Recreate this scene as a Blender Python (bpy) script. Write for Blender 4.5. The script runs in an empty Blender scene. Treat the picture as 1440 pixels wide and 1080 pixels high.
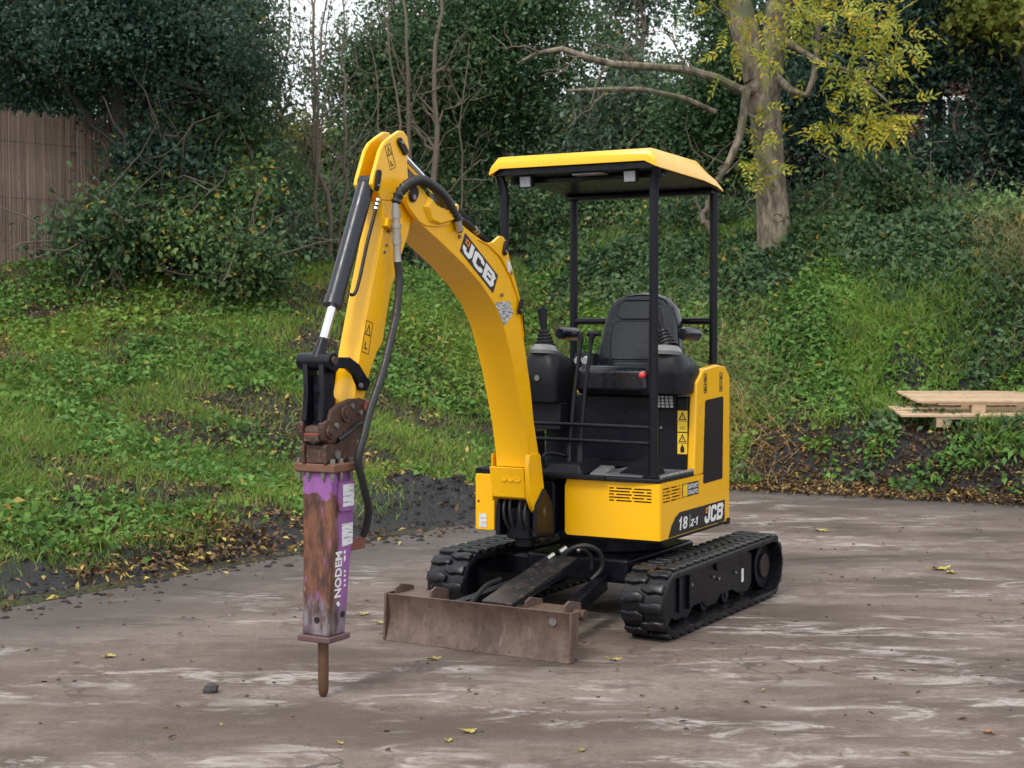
import bpy, bmesh, math, random
import numpy as np
from mathutils import Vector, Matrix
S = bpy.context.scene
COL = S.collection
R = math.radians
# ------------------------------------------------------------------ camera
FOC, CAMH = 2100.0, 1.52                     # focal length in px of a 1440 px wide picture
cd = bpy.data.cameras.new('camera'); cam = bpy.data.objects.new('camera', cd); COL.objects.link(cam)
cam.location = (0, 0, CAMH); cam.rotation_euler = (R(90) - math.atan(80/FOC), 0, 0)
cd.sensor_width = 36; cd.lens = FOC/1440*36; cd.clip_start = .1; cd.clip_end = 600
cd.dof.use_dof = True; cd.dof.focus_distance = 7.3; cd.dof.aperture_fstop = 6.0
S.camera = cam
# ------------------------------------------------------------------ overcast sky
SUN_EL, SUN_AZ = R(52), R(215)               # azimuth clockwise from +Y: behind and left of the camera
w = bpy.data.worlds.new('World'); S.world = w; w.use_nodes = True
nt = w.node_tree; bg = nt.nodes['Background']
sk = nt.nodes.new('ShaderNodeTexSky'); sk.sky_type = 'NISHITA'; sk.sun_disc = False
sk.sun_elevation = SUN_EL; sk.sun_rotation = SUN_AZ; sk.dust_density = 3; sk.air_density = 1.0
hs = nt.nodes.new('ShaderNodeHueSaturation'); hs.inputs['Saturation'].default_value = .22
mx = nt.nodes.new('ShaderNodeMix'); mx.data_type = 'RGBA'; mx.inputs[0].default_value = .72
mx.inputs[7].default_value = (9.2, 9.5, 10.0, 1)          # even cloud cover over the clear sky
nt.links.new(sk.outputs[0], hs.inputs['Color']); nt.links.new(hs.outputs[0], mx.inputs[6])
nt.links.new(mx.outputs[2], bg.inputs['Color']); bg.inputs['Strength'].default_value = .12
sl = bpy.data.lights.new('sun', 'SUN'); sl.energy = 1.5; sl.angle = R(14); sl.color = (1, .96, .9)
so = bpy.data.objects.new('sun', sl); COL.objects.link(so)
sd = Vector((math.sin(SUN_AZ)*math.cos(SUN_EL), math.cos(SUN_AZ)*math.cos(SUN_EL), math.sin(SUN_EL)))
so.rotation_euler = sd.to_track_quat('Z', 'Y').to_euler()
S.view_settings.view_transform = 'Standard'; S.view_settings.look = 'None'
S.view_settings.exposure = 0.6; S.view_settings.gamma = 1.0; S.view_settings.use_curve_mapping = False

# ------------------------------------------------------------------ materials
def nmat(name):
    m = bpy.data.materials.new(name); m.use_nodes = True
    return m, m.node_tree, m.node_tree.nodes['Principled BSDF']
def node(nt, t, **kw):
    n = nt.nodes.new(t)
    for k, v in kw.items():
        if k[0] == 'i' and k[1:].isdigit(): n.inputs[int(k[1:])].default_value = v
        else: setattr(n, k, v)
    return n
def c4(c): return (c[0], c[1], c[2], 1)
def noise(nt, scale, detail=4, rough=.55, vec=None, dist=0):
    n = node(nt, 'ShaderNodeTexNoise'); n.inputs['Scale'].default_value = scale; n.inputs['Detail'].default_value = detail
    n.inputs['Roughness'].default_value = rough; n.inputs['Distortion'].default_value = dist
    if vec is not None: nt.links.new(vec, n.inputs['Vector'])
    return n.outputs['Fac']
def ramp(nt, fac, a, b, lo=0., hi=1.):
    n = node(nt, 'ShaderNodeMapRange', clamp=True); n.interpolation_type = 'SMOOTHSTEP'
    nt.links.new(fac, n.inputs[0]); n.inputs[1].default_value = a; n.inputs[2].default_value = b
    n.inputs[3].default_value = lo; n.inputs[4].default_value = hi
    return n.outputs[0]
def mixc(nt, fac, a, b):
    n = node(nt, 'ShaderNodeMix', data_type='RGBA')
    if isinstance(fac, (int, float)): n.inputs[0].default_value = fac
    else: nt.links.new(fac, n.inputs[0])
    for i, c in ((6, a), (7, b)):
        if isinstance(c, tuple): n.inputs[i].default_value = c4(c)
        else: nt.links.new(c, n.inputs[i])
    return n.outputs[2]
def mth(nt, op, a, b=0.):
    n = node(nt, 'ShaderNodeMath', operation=op)
    for i, c in ((0, a), (1, b)):
        if isinstance(c, (int, float)): n.inputs[i].default_value = c
        else: nt.links.new(c, n.inputs[i])
    return n.outputs[0]
def coord(nt, kind='Object', rot=0, scale=(1, 1, 1)):
    t = node(nt, 'ShaderNodeTexCoord'); mp = node(nt, 'ShaderNodeMapping')
    mp.inputs['Rotation'].default_value = (0, 0, rot); mp.inputs['Scale'].default_value = scale
    nt.links.new(t.outputs[kind], mp.inputs[0]); return mp.outputs[0]
def bump(nt, b, h, strength=.3, dist=.01):
    n = node(nt, 'ShaderNodeBump'); n.inputs['Strength'].default_value = strength; n.inputs['Distance'].default_value = dist
    nt.links.new(h, n.inputs['Height']); nt.links.new(n.outputs[0], b.inputs['Normal'])
def paint(name, base, rough=.4, metal=0., var=.12, scale=6, dirt=None, dirt_amt=.5, coat=0., bmp=0., spec=.5):
    m, nt, b = nmat(name); v = coord(nt)
    f = noise(nt, scale, 5, .6, v)
    col = mixc(nt, f, tuple(c*(1-var) for c in base), tuple(min(1, c*(1+var)) for c in base))
    f2 = noise(nt, scale*3.1, 6, .7, v)
    if dirt:
        col = mixc(nt, ramp(nt, f2, .72-.35*dirt_amt, .85-.2*dirt_amt), col, dirt)
    nt.links.new(col, b.inputs['Base Color'])
    nt.links.new(ramp(nt, f2, .3, .7, max(0.03, rough-.08), min(1, rough+.12)), b.inputs['Roughness'])
    b.inputs['Metallic'].default_value = metal; b.inputs['Coat Weight'].default_value = coat; b.inputs['Coat Roughness'].default_value = .15
    b.inputs['Specular IOR Level'].default_value = spec
    if bmp: bump(nt, b, f2, bmp, .004)
    return m
YEL = paint('yellow_paint', (.85, .445, .002), .28, var=.07, scale=2.5, dirt=(.42, .23, .06), dirt_amt=.30, coat=.25, spec=.4)
BLK = paint('black_paint', (.0055, .0062, .0105), .32, var=.3, dirt=(.022, .021, .022), dirt_amt=.22, spec=.24)
BLKM = paint('black_plastic', (.0095, .010, .0135), .42, var=.2, dirt=(.03, .029, .028), dirt_amt=.2, spec=.22)
TRIM = paint('dark_grille', (.012, .0085, .0095), .45, var=.2, bmp=.2, scale=40, spec=.25)
VINYL = paint('seat_vinyl', (.008, .009, .014), .2, var=.15, dirt=(.03, .03, .032), dirt_amt=.2, bmp=.05, spec=.45, scale=14)
RUB = paint('track_rubber', (.009, .0095, .0115), .30, var=.3, scale=9, dirt=(.085, .07, .058), dirt_amt=.45, bmp=.35, spec=.3)
MAT = paint('floor_rubber', (.10, .10, .105), .6, var=.3, scale=10, dirt=(.19, .17, .15), dirt_amt=.6, bmp=.2)
CHR = paint('chrome', (.62, .63, .65), .12, 1, var=.04)
CYL = paint('cylinder_barrel', (.011, .013, .021), .34, var=.25, dirt=(.04, .042, .05), dirt_amt=.25, coat=.1, spec=.4)
STL = paint('worn_steel', (.22, .21, .2), .5, .7, var=.3, dirt=(.1, .07, .05), dirt_amt=.5)
BLADE = paint('bare_blade_steel', (.112, .066, .050), .56, .15, var=.4, scale=5, dirt=(.050, .030, .024), dirt_amt=.62, bmp=.4)
def blade_mat():
    m, nt, b = nmat('scraped_blade_steel'); v = coord(nt); f = noise(nt, 5, 6, .65, v); sc = noise(nt, 26, 6, .75, coord(nt, scale=(1, 1, .12))); sp = noise(nt, 34, 5, .7, v)
    col = mixc(nt, ramp(nt, f, .3, .7), (.075, .045, .035), (.150, .098, .076)); col = mixc(nt, ramp(nt, sc, .52, .70, 0, .5), col, (.21, .155, .128)); col = mixc(nt, ramp(nt, sc, .46, .34, 0, .6), col, (.05, .03, .024))
    z = node(nt, 'ShaderNodeSeparateXYZ'); nt.links.new(v, z.inputs[0])
    col = mixc(nt, mth(nt, 'MULTIPLY', ramp(nt, sp, .56, .66), ramp(nt, mth(nt, 'ADD', z.outputs[2], mth(nt, 'MULTIPLY', f, .1)), .16, .07, .35, .9)), col, (.03, .02, .017))
    nt.links.new(col, b.inputs['Base Color']); b.inputs['Roughness'].default_value = .5; b.inputs['Metallic'].default_value = .2; bump(nt, b, sc, .35, .004); return m
BLADE = blade_mat()
RUST = paint('rusted_steel', (.060, .031, .023), .62, .2, var=.6, scale=22, dirt=(.20, .095, .05), dirt_amt=.62, bmp=.7)
HOSE = paint('hose_rubber', (.013, .013, .013), .5, var=.3, scale=20, dirt=(.045, .042, .038), dirt_amt=.4)
WHT = paint('white_print', (.74, .74, .72), .5, var=.06, scale=20)
GRY = paint('grey_plastic', (.42, .42, .42), .5, var=.1, scale=20)
ORG = paint('orange_print', (.75, .25, .03), .5, var=.05)
DECB = paint('black_print', (.012, .011, .012), .4, var=.1)
YDEC = paint('yellow_print', (.80, .52, .03), .5, var=.06)
RED = paint('red_plastic', (.55, .05, .05), .4)
LENS = paint('lamp_lens', (.27, .28, .30), .2, var=.5, scale=110)
BRASS = paint('hose_fitting', (.45, .42, .37), .35, .8, var=.2, scale=40)
WOOD = paint('pallet_wood', (.47, .33, .21), .75, var=.3, scale=9, dirt=(.22, .14, .09), dirt_amt=.5, bmp=.25)
STONE = paint('dark_stone', (.05, .045, .042), .8, var=.4, scale=20, bmp=.5)

def scribble(name, a, b_, scale, stretch=(1, 1, 1), th=.5):
    m, nt, b = nmat(name); f = noise(nt, scale, 3, .6, coord(nt, scale=stretch))
    nt.links.new(mixc(nt, ramp(nt, f, th-.03, th+.03), a, b_), b.inputs['Base Color']); b.inputs['Roughness'].default_value = .5
    return m
CHART = scribble('printed_chart', (.55, .55, .55), (.16, .16, .17), 40, (.8, .8, 4), .50)
PLATE = scribble('printed_plate', (.68, .67, .68), (.2, .2, .22), 60, (.35, .35, 4.5), .58)

def breaker_mat():
    m, nt, b = nmat('purple_paint_with_rust'); v = coord(nt)
    sp = node(nt, 'ShaderNodeSeparateXYZ'); nt.links.new(v, sp.inputs[0])
    f = noise(nt, 9, 6, .65, v); f2 = noise(nt, 26, 5, .7, coord(nt, scale=(1, 1, .35)))
    pur = mixc(nt, f2, (.17, .05, .20), (.31, .125, .33))
    rust = mixc(nt, ramp(nt, f2, .30, .72), (.040, .017, .012), (.19, .075, .038)); rust = mixc(nt, ramp(nt, noise(nt, 40, 4, .7, coord(nt, scale=(1, 1, .15))), .58, .7, 0, .6), rust, (.40, .25, .20))
    gry = mixc(nt, ramp(nt, f2, .35, .65), (.045, .034, .034), (.19, .17, .185))
    xm = mth(nt, 'ADD', sp.outputs[0], mth(nt, 'MULTIPLY', f, .05))
    front = ramp(nt, xm, .025+.012, .025+.028)                      # front side of the case
    zz = mth(nt, 'ADD', sp.outputs[2], mth(nt, 'MULTIPLY', f, .34))
    worn = mth(nt, 'MULTIPLY', front, ramp(nt, zz, 1.0, .985))
    side = ramp(nt, f2, .66, .72, 0, .75)
    worn = mth(nt, 'MULTIPLY', worn, ramp(nt, noise(nt, 13, 5, .7, coord(nt, scale=(1, 1, .3))), .36, .44, .25, 1)); col = mixc(nt, side, pur, rust); col = mixc(nt, worn, col, rust)
    low = ramp(nt, mth(nt, 'ADD', sp.outputs[2], mth(nt, 'MULTIPLY', f, .2)), .53, .46)
    col = mixc(nt, mth(nt, 'MULTIPLY', low, ramp(nt, f2, .35, .6, .35, .95)), col, gry)
    nt.links.new(col, b.inputs['Base Color']); b.inputs['Roughness'].default_value = .55; bump(nt, b, f2, .35, .004)
    return m
BRK = breaker_mat()

def leafmat(name, ca, cb, cc=None, frac=.06, rough=.5, trans=.25):
    """leaf colour varies leaf by leaf; cc is the odd turned leaf"""
    m, nt, b = nmat(name); g = node(nt, 'ShaderNodeNewGeometry'); rnd = g.outputs['Random Per Island']
    f = noise(nt, .9, 3, .6, coord(nt))
    fc = ramp(nt, f, .32, .68)
    col = mixc(nt, mth(nt, 'ADD', mth(nt, 'MULTIPLY', mth(nt, 'POWER', rnd, 1.4), .62), mth(nt, 'MULTIPLY', fc, .38)), tuple(c*.85 for c in ca), tuple(c*1.3 for c in cb))
    col = mixc(nt, ramp(nt, noise(nt, .38, 3, .6, coord(nt)), .48, .66, 0, .30), col, (cb[0]*1.9, cb[1]*1.35, cb[2]*.8))
    if cc: col = mixc(nt, ramp(nt, mth(nt, 'FRACT', mth(nt, 'MULTIPLY', rnd, 37.7)), 1-frac, 1-frac+.01), col, cc)
    nt.links.new(col, b.inputs['Base Color']); b.inputs['Roughness'].default_value = rough; b.inputs['Specular IOR Level'].default_value = .18
    t = node(nt, 'ShaderNodeBsdfTranslucent'); nt.links.new(col, t.inputs['Color'])
    ms = node(nt, 'ShaderNodeMixShader'); ms.inputs[0].default_value = trans
    nt.links.new(b.outputs[0], ms.inputs[1]); nt.links.new(t.outputs[0], ms.inputs[2])
    nt.links.new(ms.outputs[0], nt.nodes['Material Output'].inputs[0])
    return m
L_DARK = leafmat('dark_evergreen_leaf', (.020, .044, .034), (.062, .108, .078), (.17, .16, .04), .015, trans=.3)
L_GREY = leafmat('grey_green_leaf', (.05, .085, .055), (.13, .185, .12), (.26, .22, .06), .03, trans=.35)
L_HOLLY = leafmat('holly_leaf', (.028, .068, .032), (.095, .165, .072), (.20, .20, .05), .03, rough=.4, trans=.3)
L_SHRUB = leafmat('shrub_leaf', (.055, .12, .05), (.17, .28, .10), (.46, .30, .04), .06, trans=.35)
L_IVY = leafmat('ivy_leaf', (.030, .072, .034), (.095, .165, .068), (.32, .22, .05), .025, rough=.4, trans=.3)
L_ASH = leafmat('ash_leaf', (.15, .20, .03), (.40, .39, .055), (.56, .38, .04), .10, trans=.4)
L_MAPLE = leafmat('yellowing_leaf', (.08, .125, .028), (.20, .22, .04), (.34, .25, .04), .06, trans=.4)
L_GRASS = leafmat('grass_blade', (.085, .165, .022), (.22, .34, .06), (.36, .30, .12), .09, trans=.35)
L_WEED = leafmat('low_weed_leaf', (.05, .125, .026), (.15, .28, .062), (.38, .30, .06), .03, trans=.35)
L_DRY = leafmat('dry_grass_blade', (.28, .22, .11), (.50, .42, .24), (.12, .16, .05), .12, trans=.3)
L_DEAD = leafmat('dead_leaf', (.050, .030, .018), (.17, .105, .05), (.34, .24, .06), .08, trans=.1)
L_FALL = leafmat('fallen_yellow_leaf', (.30, .22, .05), (.44, .36, .10), (.2, .11, .04), .2, trans=.1)
TWIG = paint('twig_bark', (.125, .098, .075), .85, var=.35, scale=12, bmp=.3)
TWIGD = paint('dark_bark', (.045, .036, .03), .9, var=.3, scale=10, bmp=.4)

def bark():
    m, nt, b = nmat('ash_bark'); v = coord(nt, scale=(1, 1, .35)); f = noise(nt, 14, 7, .7, v); f2 = noise(nt, 2.2, 4, .6, coord(nt))
    col = mixc(nt, ramp(nt, f, .35, .65), (.06, .047, .034), (.25, .205, .145)); col = mixc(nt, ramp(nt, f2, .5, .68), col, (.10, .11, .055))
    nt.links.new(col, b.inputs['Base Color']); b.inputs['Roughness'].default_value = .9; bump(nt, b, f, .6, .02)
    return m
BARK = bark()
def concrete():
    m, nt, b = nmat('stained_concrete')
    t = node(nt, 'ShaderNodeTexCoord').outputs['Object']
    rot = R(28.2)
    st = coord(nt, rot=rot, scale=(.6, 1.5, 1)); st2 = coord(nt, rot=rot, scale=(1.4, 3.6, 1)); iso = coord(nt)
    a = noise(nt, 1.0, 7, .62, st); a2 = noise(nt, 1.6, 9, .72, st2, .9); big = noise(nt, .42, 5, .6, iso, .6); fine = noise(nt, 34, 6, .75, iso); mid = noise(nt, 4.2, 7, .7, iso)
    col = mixc(nt, ramp(nt, big, .36, .64), (.074, .053, .042), (.165, .122, .098))
    col = mixc(nt, ramp(nt, a, .44, .62, 0, .8), col, (.215, .170, .142))
    col = mixc(nt, ramp(nt, mid, .48, .66, 0, .7), col, (.088, .060, .048))
    # scraped pale streaks
    pale = mth(nt, 'MULTIPLY', ramp(nt, a2, .50, .62), ramp(nt, noise(nt, .8, 4, .6, st), .44, .58))
    pale = mth(nt, 'MULTIPLY', pale, ramp(nt, fine, .34, .60, .25, 1))
    col = mixc(nt, mth(nt, 'MULTIPLY', pale, .9), col, (.50, .455, .425))
    pale2 = mth(nt, 'MULTIPLY', ramp(nt, noise(nt, .62, 8, .72, st, .4), .52, .63), ramp(nt, noise(nt, 9, 6, .75, coord(nt, rot=rot, scale=(.5, 1.5, 1))), .47, .6))
    col = mixc(nt, mth(nt, 'MULTIPLY', pale2, .8), col, (.48, .435, .405))
    # dark damp stains and specks
    dark = ramp(nt, noise(nt, .9, 7, .68, coord(nt, rot=rot, scale=(.5, 1.6, 1)), .5), .56, .70, 0, .85)
    col = mixc(nt, dark, col, (.050, .040, .036))
    col = mixc(nt, ramp(nt, noise(nt, 11, 4, .7, coord(nt, rot=rot, scale=(.7, 1.6, 1))), .68, .74, 0, .8), col, (.045, .036, .032))
    vo = node(nt, 'ShaderNodeTexVoronoi', feature='DISTANCE_TO_EDGE'); vo.inputs['Scale'].default_value = .55
    wv = node(nt, 'ShaderNodeVectorMath', operation='ADD'); nz = node(nt, 'ShaderNodeTexNoise'); nz.inputs['Scale'].default_value = 1.7; nz.inputs['Detail'].default_value = 6
    nt.links.new(iso, nz.inputs['Vector']); sc2 = node(nt, 'ShaderNodeVectorMath', operation='SCALE'); sc2.inputs['Scale'].default_value = .9
    nt.links.new(nz.outputs['Color'], sc2.inputs[0]); nt.links.new(iso, wv.inputs[0]); nt.links.new(sc2.outputs[0], wv.inputs[1]); nt.links.new(wv.outputs[0], vo.inputs['Vector'])
    crack = mth(nt, 'MULTIPLY', ramp(nt, vo.outputs['Distance'], .0075, .002), ramp(nt, big, .45, .6))
    col = mixc(nt, mth(nt, 'MULTIPLY', crack, .7), col, (.035, .028, .025))
    damp = mth(nt, 'MULTIPLY', ramp(nt, noise(nt, 2.3, 6, .6, iso, .8), .60, .615), ramp(nt, noise(nt, .5, 3, .5, iso), .5, .58))
    col = mixc(nt, mth(nt, 'MULTIPLY', damp, .5), col, (.06, .048, .042))
    # washed-in dirt along the two edges of the yard
    def dist(nx, ny, px, py):
        d = node(nt, 'ShaderNodeVectorMath', operation='DOT_PRODUCT'); nt.links.new(t, d.inputs[0]); d.inputs[1].default_value = (nx, ny, 0)
        return mth(nt, 'ADD', mth(nt, 'SUBTRACT', d.outputs['Value'], nx*px+ny*py), mth(nt, 'MULTIPLY', mth(nt, 'SUBTRACT', big, .5), 1.6))
    edge = mth(nt, 'MAXIMUM', ramp(nt, dist(-.822, .57, -2.77, 8.08), -1.6, -.1), ramp(nt, dist(.473, .881, 2.05, 13.9), -1.6, -.1))
    col = mixc(nt, mth(nt, 'MULTIPLY', edge, .75), col, (.082, .074, .072))
    grit = noise(nt, 130, 4, .8, iso)
    col = mixc(nt, ramp(nt, fine, .38, .62, .0, .35), col, (.055, .040, .032)); col = mixc(nt, ramp(nt, grit, .56, .66, 0, .45), col, (.045, .035, .03)); col = mixc(nt, ramp(nt, grit, .44, .34, 0, .35), col, (.38, .33, .30))
    nt.links.new(col, b.inputs['Base Color'])
    nt.links.new(ramp(nt, mth(nt, 'ADD', edge, dark), 0, 1, .78, .42), b.inputs['Roughness'])
    b.inputs['Specular IOR Level'].default_value = .35
    bump(nt, b, mth(nt, 'ADD', mth(nt, 'ADD', mth(nt, 'MULTIPLY', fine, .5), mth(nt, 'MULTIPLY', grit, .15)), mth(nt, 'ADD', mid, a)), .35, .012)
    return m
CONC = concrete()
def soil():
    m, nt, b = nmat('soil'); v = coord(nt); f = noise(nt, 5, 8, .72, v); f2 = noise(nt, .9, 5, .6, v); f3 = noise(nt, 30, 5, .7, v)
    col = mixc(nt, f, (.010, .008, .0075), (.042, .030, .023)); col = mixc(nt, ramp(nt, f2, .48, .62, 0, .6), col, (.022, .032, .012))
    col = mixc(nt, ramp(nt, f3, .55, .7, 0, .6), col, (.06, .042, .027))
    d = node(nt, 'ShaderNodeVectorMath', operation='DOT_PRODUCT'); nt.links.new(node(nt, 'ShaderNodeTexCoord').outputs['Object'], d.inputs[0]); d.inputs[1].default_value = (-.822, .57, 0)
    wet = ramp(nt, mth(nt, 'ADD', mth(nt, 'SUBTRACT', d.outputs['Value'], 6.883), mth(nt, 'MULTIPLY', mth(nt, 'SUBTRACT', f2, .5), 1.2)), .95, .45)
    col = mixc(nt, wet, col, mixc(nt, f, (.012, .012, .014), (.04, .038, .04)))
    nt.links.new(ramp(nt, wet, 0, 1, .85, .38), b.inputs['Roughness'])
    nt.links.new(col, b.inputs['Base Color']); bump(nt, b, mth(nt, 'ADD', f, mth(nt, 'MULTIPLY', f3, .3)), 1.0, .08)
    return m
SOIL = soil()
MUD = paint('wet_black_mud', (.020, .017, .016), .5, var=.5, scale=9, dirt=(.045, .038, .032), dirt_amt=.4, bmp=.8, spec=.22)
def water():
    m, nt, b = nmat('muddy_water'); b.inputs['Base Color'].default_value = (.055, .052, .035, 1); b.inputs['Roughness'].default_value = .12
    bump(nt, b, noise(nt, 9, 2, .5, coord(nt)), .06, .01); return m
WATER = water()
REED = leafmat('reed_stalk', (.24, .175, .14), (.42, .325, .265), (.60, .5, .42), .06, rough=.8, trans=.05)

# ------------------------------------------------------------------ mesh helpers
def rot2(p, a): return (p[0]*math.cos(a)-p[1]*math.sin(a), p[0]*math.sin(a)+p[1]*math.cos(a))
class MB:
    def __init__(s): s.v = []; s.f = []
    def loft(s, rings, cap=True, closed=True):
        n = len(rings[0]); o = len(s.v)
        for r in rings: s.v += [tuple(p) for p in r]
        for i in range(len(rings)-1):
            for j in range(n if closed else n-1):
                k = (j+1) % n; s.f.append((o+i*n+j, o+i*n+k, o+(i+1)*n+k, o+(i+1)*n+j))
        if cap:
            s.f.append(tuple(o+j for j in range(n))[::-1]); s.f.append(tuple(o+(len(rings)-1)*n+j for j in range(n)))
        return s
    def prism(s, poly, axis, a, b):
        f = {'x': lambda p, t: (t, p[0], p[1]), 'y': lambda p, t: (p[0], t, p[1]), 'z': lambda p, t: (p[0], p[1], t)}[axis]
        return s.loft([[f(p, a) for p in poly], [f(p, b) for p in poly]])
    def box(s, x0, x1, y0, y1, z0, z1): return s.prism([(x0, y0), (x1, y0), (x1, y1), (x0, y1)], 'z', z0, z1)
    def tube(s, pts, r, n=10, cap=True):
        pts = [Vector(p) for p in pts]; N = len(pts); rr = r if isinstance(r, (list, tuple)) else [r]*N
        rings = []; up = None
        for i, p in enumerate(pts):
            t = (pts[min(i+1, N-1)]-pts[max(i-1, 0)]).normalized()
            if up is None:
                up = Vector((0, 0, 1)) if abs(t.z) < .9 else Vector((1, 0, 0))
            x = t.cross(up)
            if x.length < 1e-5: x = t.orthogonal()
            x.normalize(); y = x.cross(t).normalized(); up = y
            rings.append([p+(x*math.cos(2*math.pi*k/n)+y*math.sin(2*math.pi*k/n))*rr[i] for k in range(n)])
        return s.loft(rings, cap)
    def cyl(s, p0, p1, r0, r1=None, n=20): return s.tube([p0, p1], [r0, r0 if r1 is None else r1], n)
    def rods(s, p0, p1, prof, n=20):
        """lathe along p0->p1: prof = [(t, r)]"""
        p0 = Vector(p0); p1 = Vector(p1); return s.tube([p0.lerp(p1, t) for t, _ in prof], [r for _, r in prof], n)
    def build(s, name, m, parent=None, bevel=0., smooth=False, seg=2, xf=None, ang=40):
        me = bpy.data.meshes.new(name); me.from_pydata(s.v, [], s.f)
        bm = bmesh.new(); bm.from_mesh(me); bmesh.ops.recalc_face_normals(bm, faces=bm.faces)
        if xf is not None: bmesh.ops.transform(bm, matrix=xf, verts=bm.verts)
        bm.to_mesh(me); bm.free()
        me.materials.append(m)
        o = bpy.data.objects.new(name, me); COL.objects.link(o); o.parent = parent
        if smooth or bevel:
            me.shade_smooth()
            if not bevel: me.set_sharp_from_angle(angle=R(ang))
        if bevel:
            b = o.modifiers.new('bevel', 'BEVEL'); b.width = bevel; b.segments = seg; b.limit_method = 'ANGLE'; b.angle_limit = R(32); b.harden_normals = True
        return o
def empty(name, loc, rz=0, scale=1):
    o = bpy.data.objects.new(name, None); COL.objects.link(o); o.location = loc; o.rotation_euler = (0, 0, rz); o.empty_display_size = .2; return o
def tag(o, label, cat, group=None, kind=None):
    o['label'] = label; o['category'] = cat
    if group: o['group'] = group
    if kind: o['kind'] = kind
    return o
def npmesh(name, V, nper, m, parent=None, smooth=False):
    """V (n*nper,3): n separate polygons of nper corners"""
    V = np.asarray(V, np.float32).reshape(-1, 3); n = len(V)//nper
    me = bpy.data.meshes.new(name); me.vertices.add(len(V)); me.vertices.foreach_set('co', V.ravel())
    me.loops.add(len(V)); me.loops.foreach_set('vertex_index', np.arange(len(V), dtype=np.int32))
    me.polygons.add(n); me.polygons.foreach_set('loop_start', np.arange(0, len(V), nper, dtype=np.int32))
    me.update(calc_edges=True); me.materials.append(m)
    o = bpy.data.objects.new(name, me); COL.objects.link(o); o.parent = parent
    return o
def blademesh(name, V, m):
    V = np.asarray(V, np.float32).reshape(-1, 3); n = len(V)//5; b = np.arange(n, dtype=np.int32)[:, None]*5
    idx = (b+np.array([[0, 1, 2, 4, 4, 2, 3]], np.int32)).ravel(); st_ = np.stack([np.arange(n)*7, np.arange(n)*7+4], 1).ravel().astype(np.int32)
    me = bpy.data.meshes.new(name); me.vertices.add(len(V)); me.vertices.foreach_set('co', V.ravel()); me.loops.add(len(idx)); me.loops.foreach_set('vertex_index', idx)
    me.polygons.add(2*n); me.polygons.foreach_set('loop_start', st_); me.update(calc_edges=True); me.materials.append(m)
    o = bpy.data.objects.new(name, me); COL.objects.link(o); return o
def cr(pts, n=7):
    P = [Vector(p) for p in pts]; Q = []
    for i in range(len(P)-1):
        p0, p1, p2, p3 = P[max(i-1, 0)], P[i], P[i+1], P[min(i+2, len(P)-1)]
        for k in range(n):
            t = k/n; Q.append(.5*((2*p1)+(p2-p0)*t+(2*p0-5*p1+4*p2-p3)*t*t+(3*p1-p0-3*p2+p3)*t**3))
    return Q+[P[-1]]
def ribbon(pts, w, closed=False):
    """quads of a thick 2-D polyline with mitred corners"""
    P = [Vector(p) for p in pts]; n = len(P); L = []; Rr = []
    for i in range(n):
        a = P[i-1] if (closed or i) else None; c = P[(i+1) % n] if (closed or i < n-1) else None
        d1 = (P[i]-a).normalized() if a is not None else None; d2 = (c-P[i]).normalized() if c is not None else None
        d1 = d1 or d2; d2 = d2 or d1
        n1 = Vector((-d1.y, d1.x)); n2 = Vector((-d2.y, d2.x)); mm = (n1+n2)
        mm = mm.normalized() if mm.length > 1e-4 else n1
        k = w/2/max(.45, mm.dot(n1)); L.append(P[i]+mm*k); Rr.append(P[i]-mm*k)
    return [(L[i], L[(i+1) % n], Rr[(i+1) % n], Rr[i]) for i in range(n if closed else n-1)]
def decal(name, quads, o, eu, ev, off, m, parent, th=.0012):
    """2-D polygons (u,v) -> o+u*eu+v*ev, raised by off along the surface normal"""
    o = Vector(o); eu = Vector(eu); ev = Vector(ev); nn = eu.cross(ev).normalized(); mb = MB()
    for q in quads:
        a = [o+eu*p[0]+ev*p[1]+nn*off for p in q]; mb.loft([a, [p+nn*th for p in a]])
    return mb.build(name, m, parent)
def text_quads(txt, size=1.0, bold=.02, sx=1.0):
    cu = bpy.data.curves.new('t', 'FONT'); cu.body = txt; cu.size = size; cu.offset = bold; cu.resolution_u = 2
    ob = bpy.data.objects.new('t', cu); COL.objects.link(ob)
    me = bpy.data.meshes.new_from_object(ob.evaluated_get(bpy.context.evaluated_depsgraph_get()))
    q = [[(me.vertices[i].co.x*sx, me.vertices[i].co.y) for i in p.vertices] for p in me.polygons]
    COL.objects.unlink(ob); bpy.data.objects.remove(ob); bpy.data.curves.remove(cu); bpy.data.meshes.remove(me)
    return q
def logo_quads(sl=.16, w=.23):
    """the three block letters, 0..1 high, about 2.6 long; slanted"""
    sh = lambda q: [(p[0]+sl*p[1], p[1]) for p in q]; out = []
    h = w/2
    out += ribbon([(.66, 1), (.66, .3), (.56, h), (.3, h), (.18, .24), (.18, .42)], w)
    out += ribbon([(1.56, .64), (1.56, .80), (1.44, 1-h), (1.12, 1-h), (1.0, .80), (1.0, .2), (1.12, h), (1.44, h), (1.56, .2), (1.56, .36)], w)
    out += ribbon([(1.9, 1-h), (2.42, 1-h), (2.52, .78), (2.44, .56), (2.52, .30), (2.42, h), (1.9, h)], w, True)
    out += ribbon([(1.95, .53), (2.42, .53)], w*.9)
    return [sh(q) for q in out], [sh([(.14, .62), (.42, .62), (.42, .94), (.14, .94)])], [sh([(.22, .71), (.34, .71), (.34, .85), (.22, .85)])]
LOGO, LOGO_SQ, LOGO_IN = logo_quads()
rng = np.random.default_rng(7); random.seed(7)
_lat = np.random.default_rng(99).random((256, 256))
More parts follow.
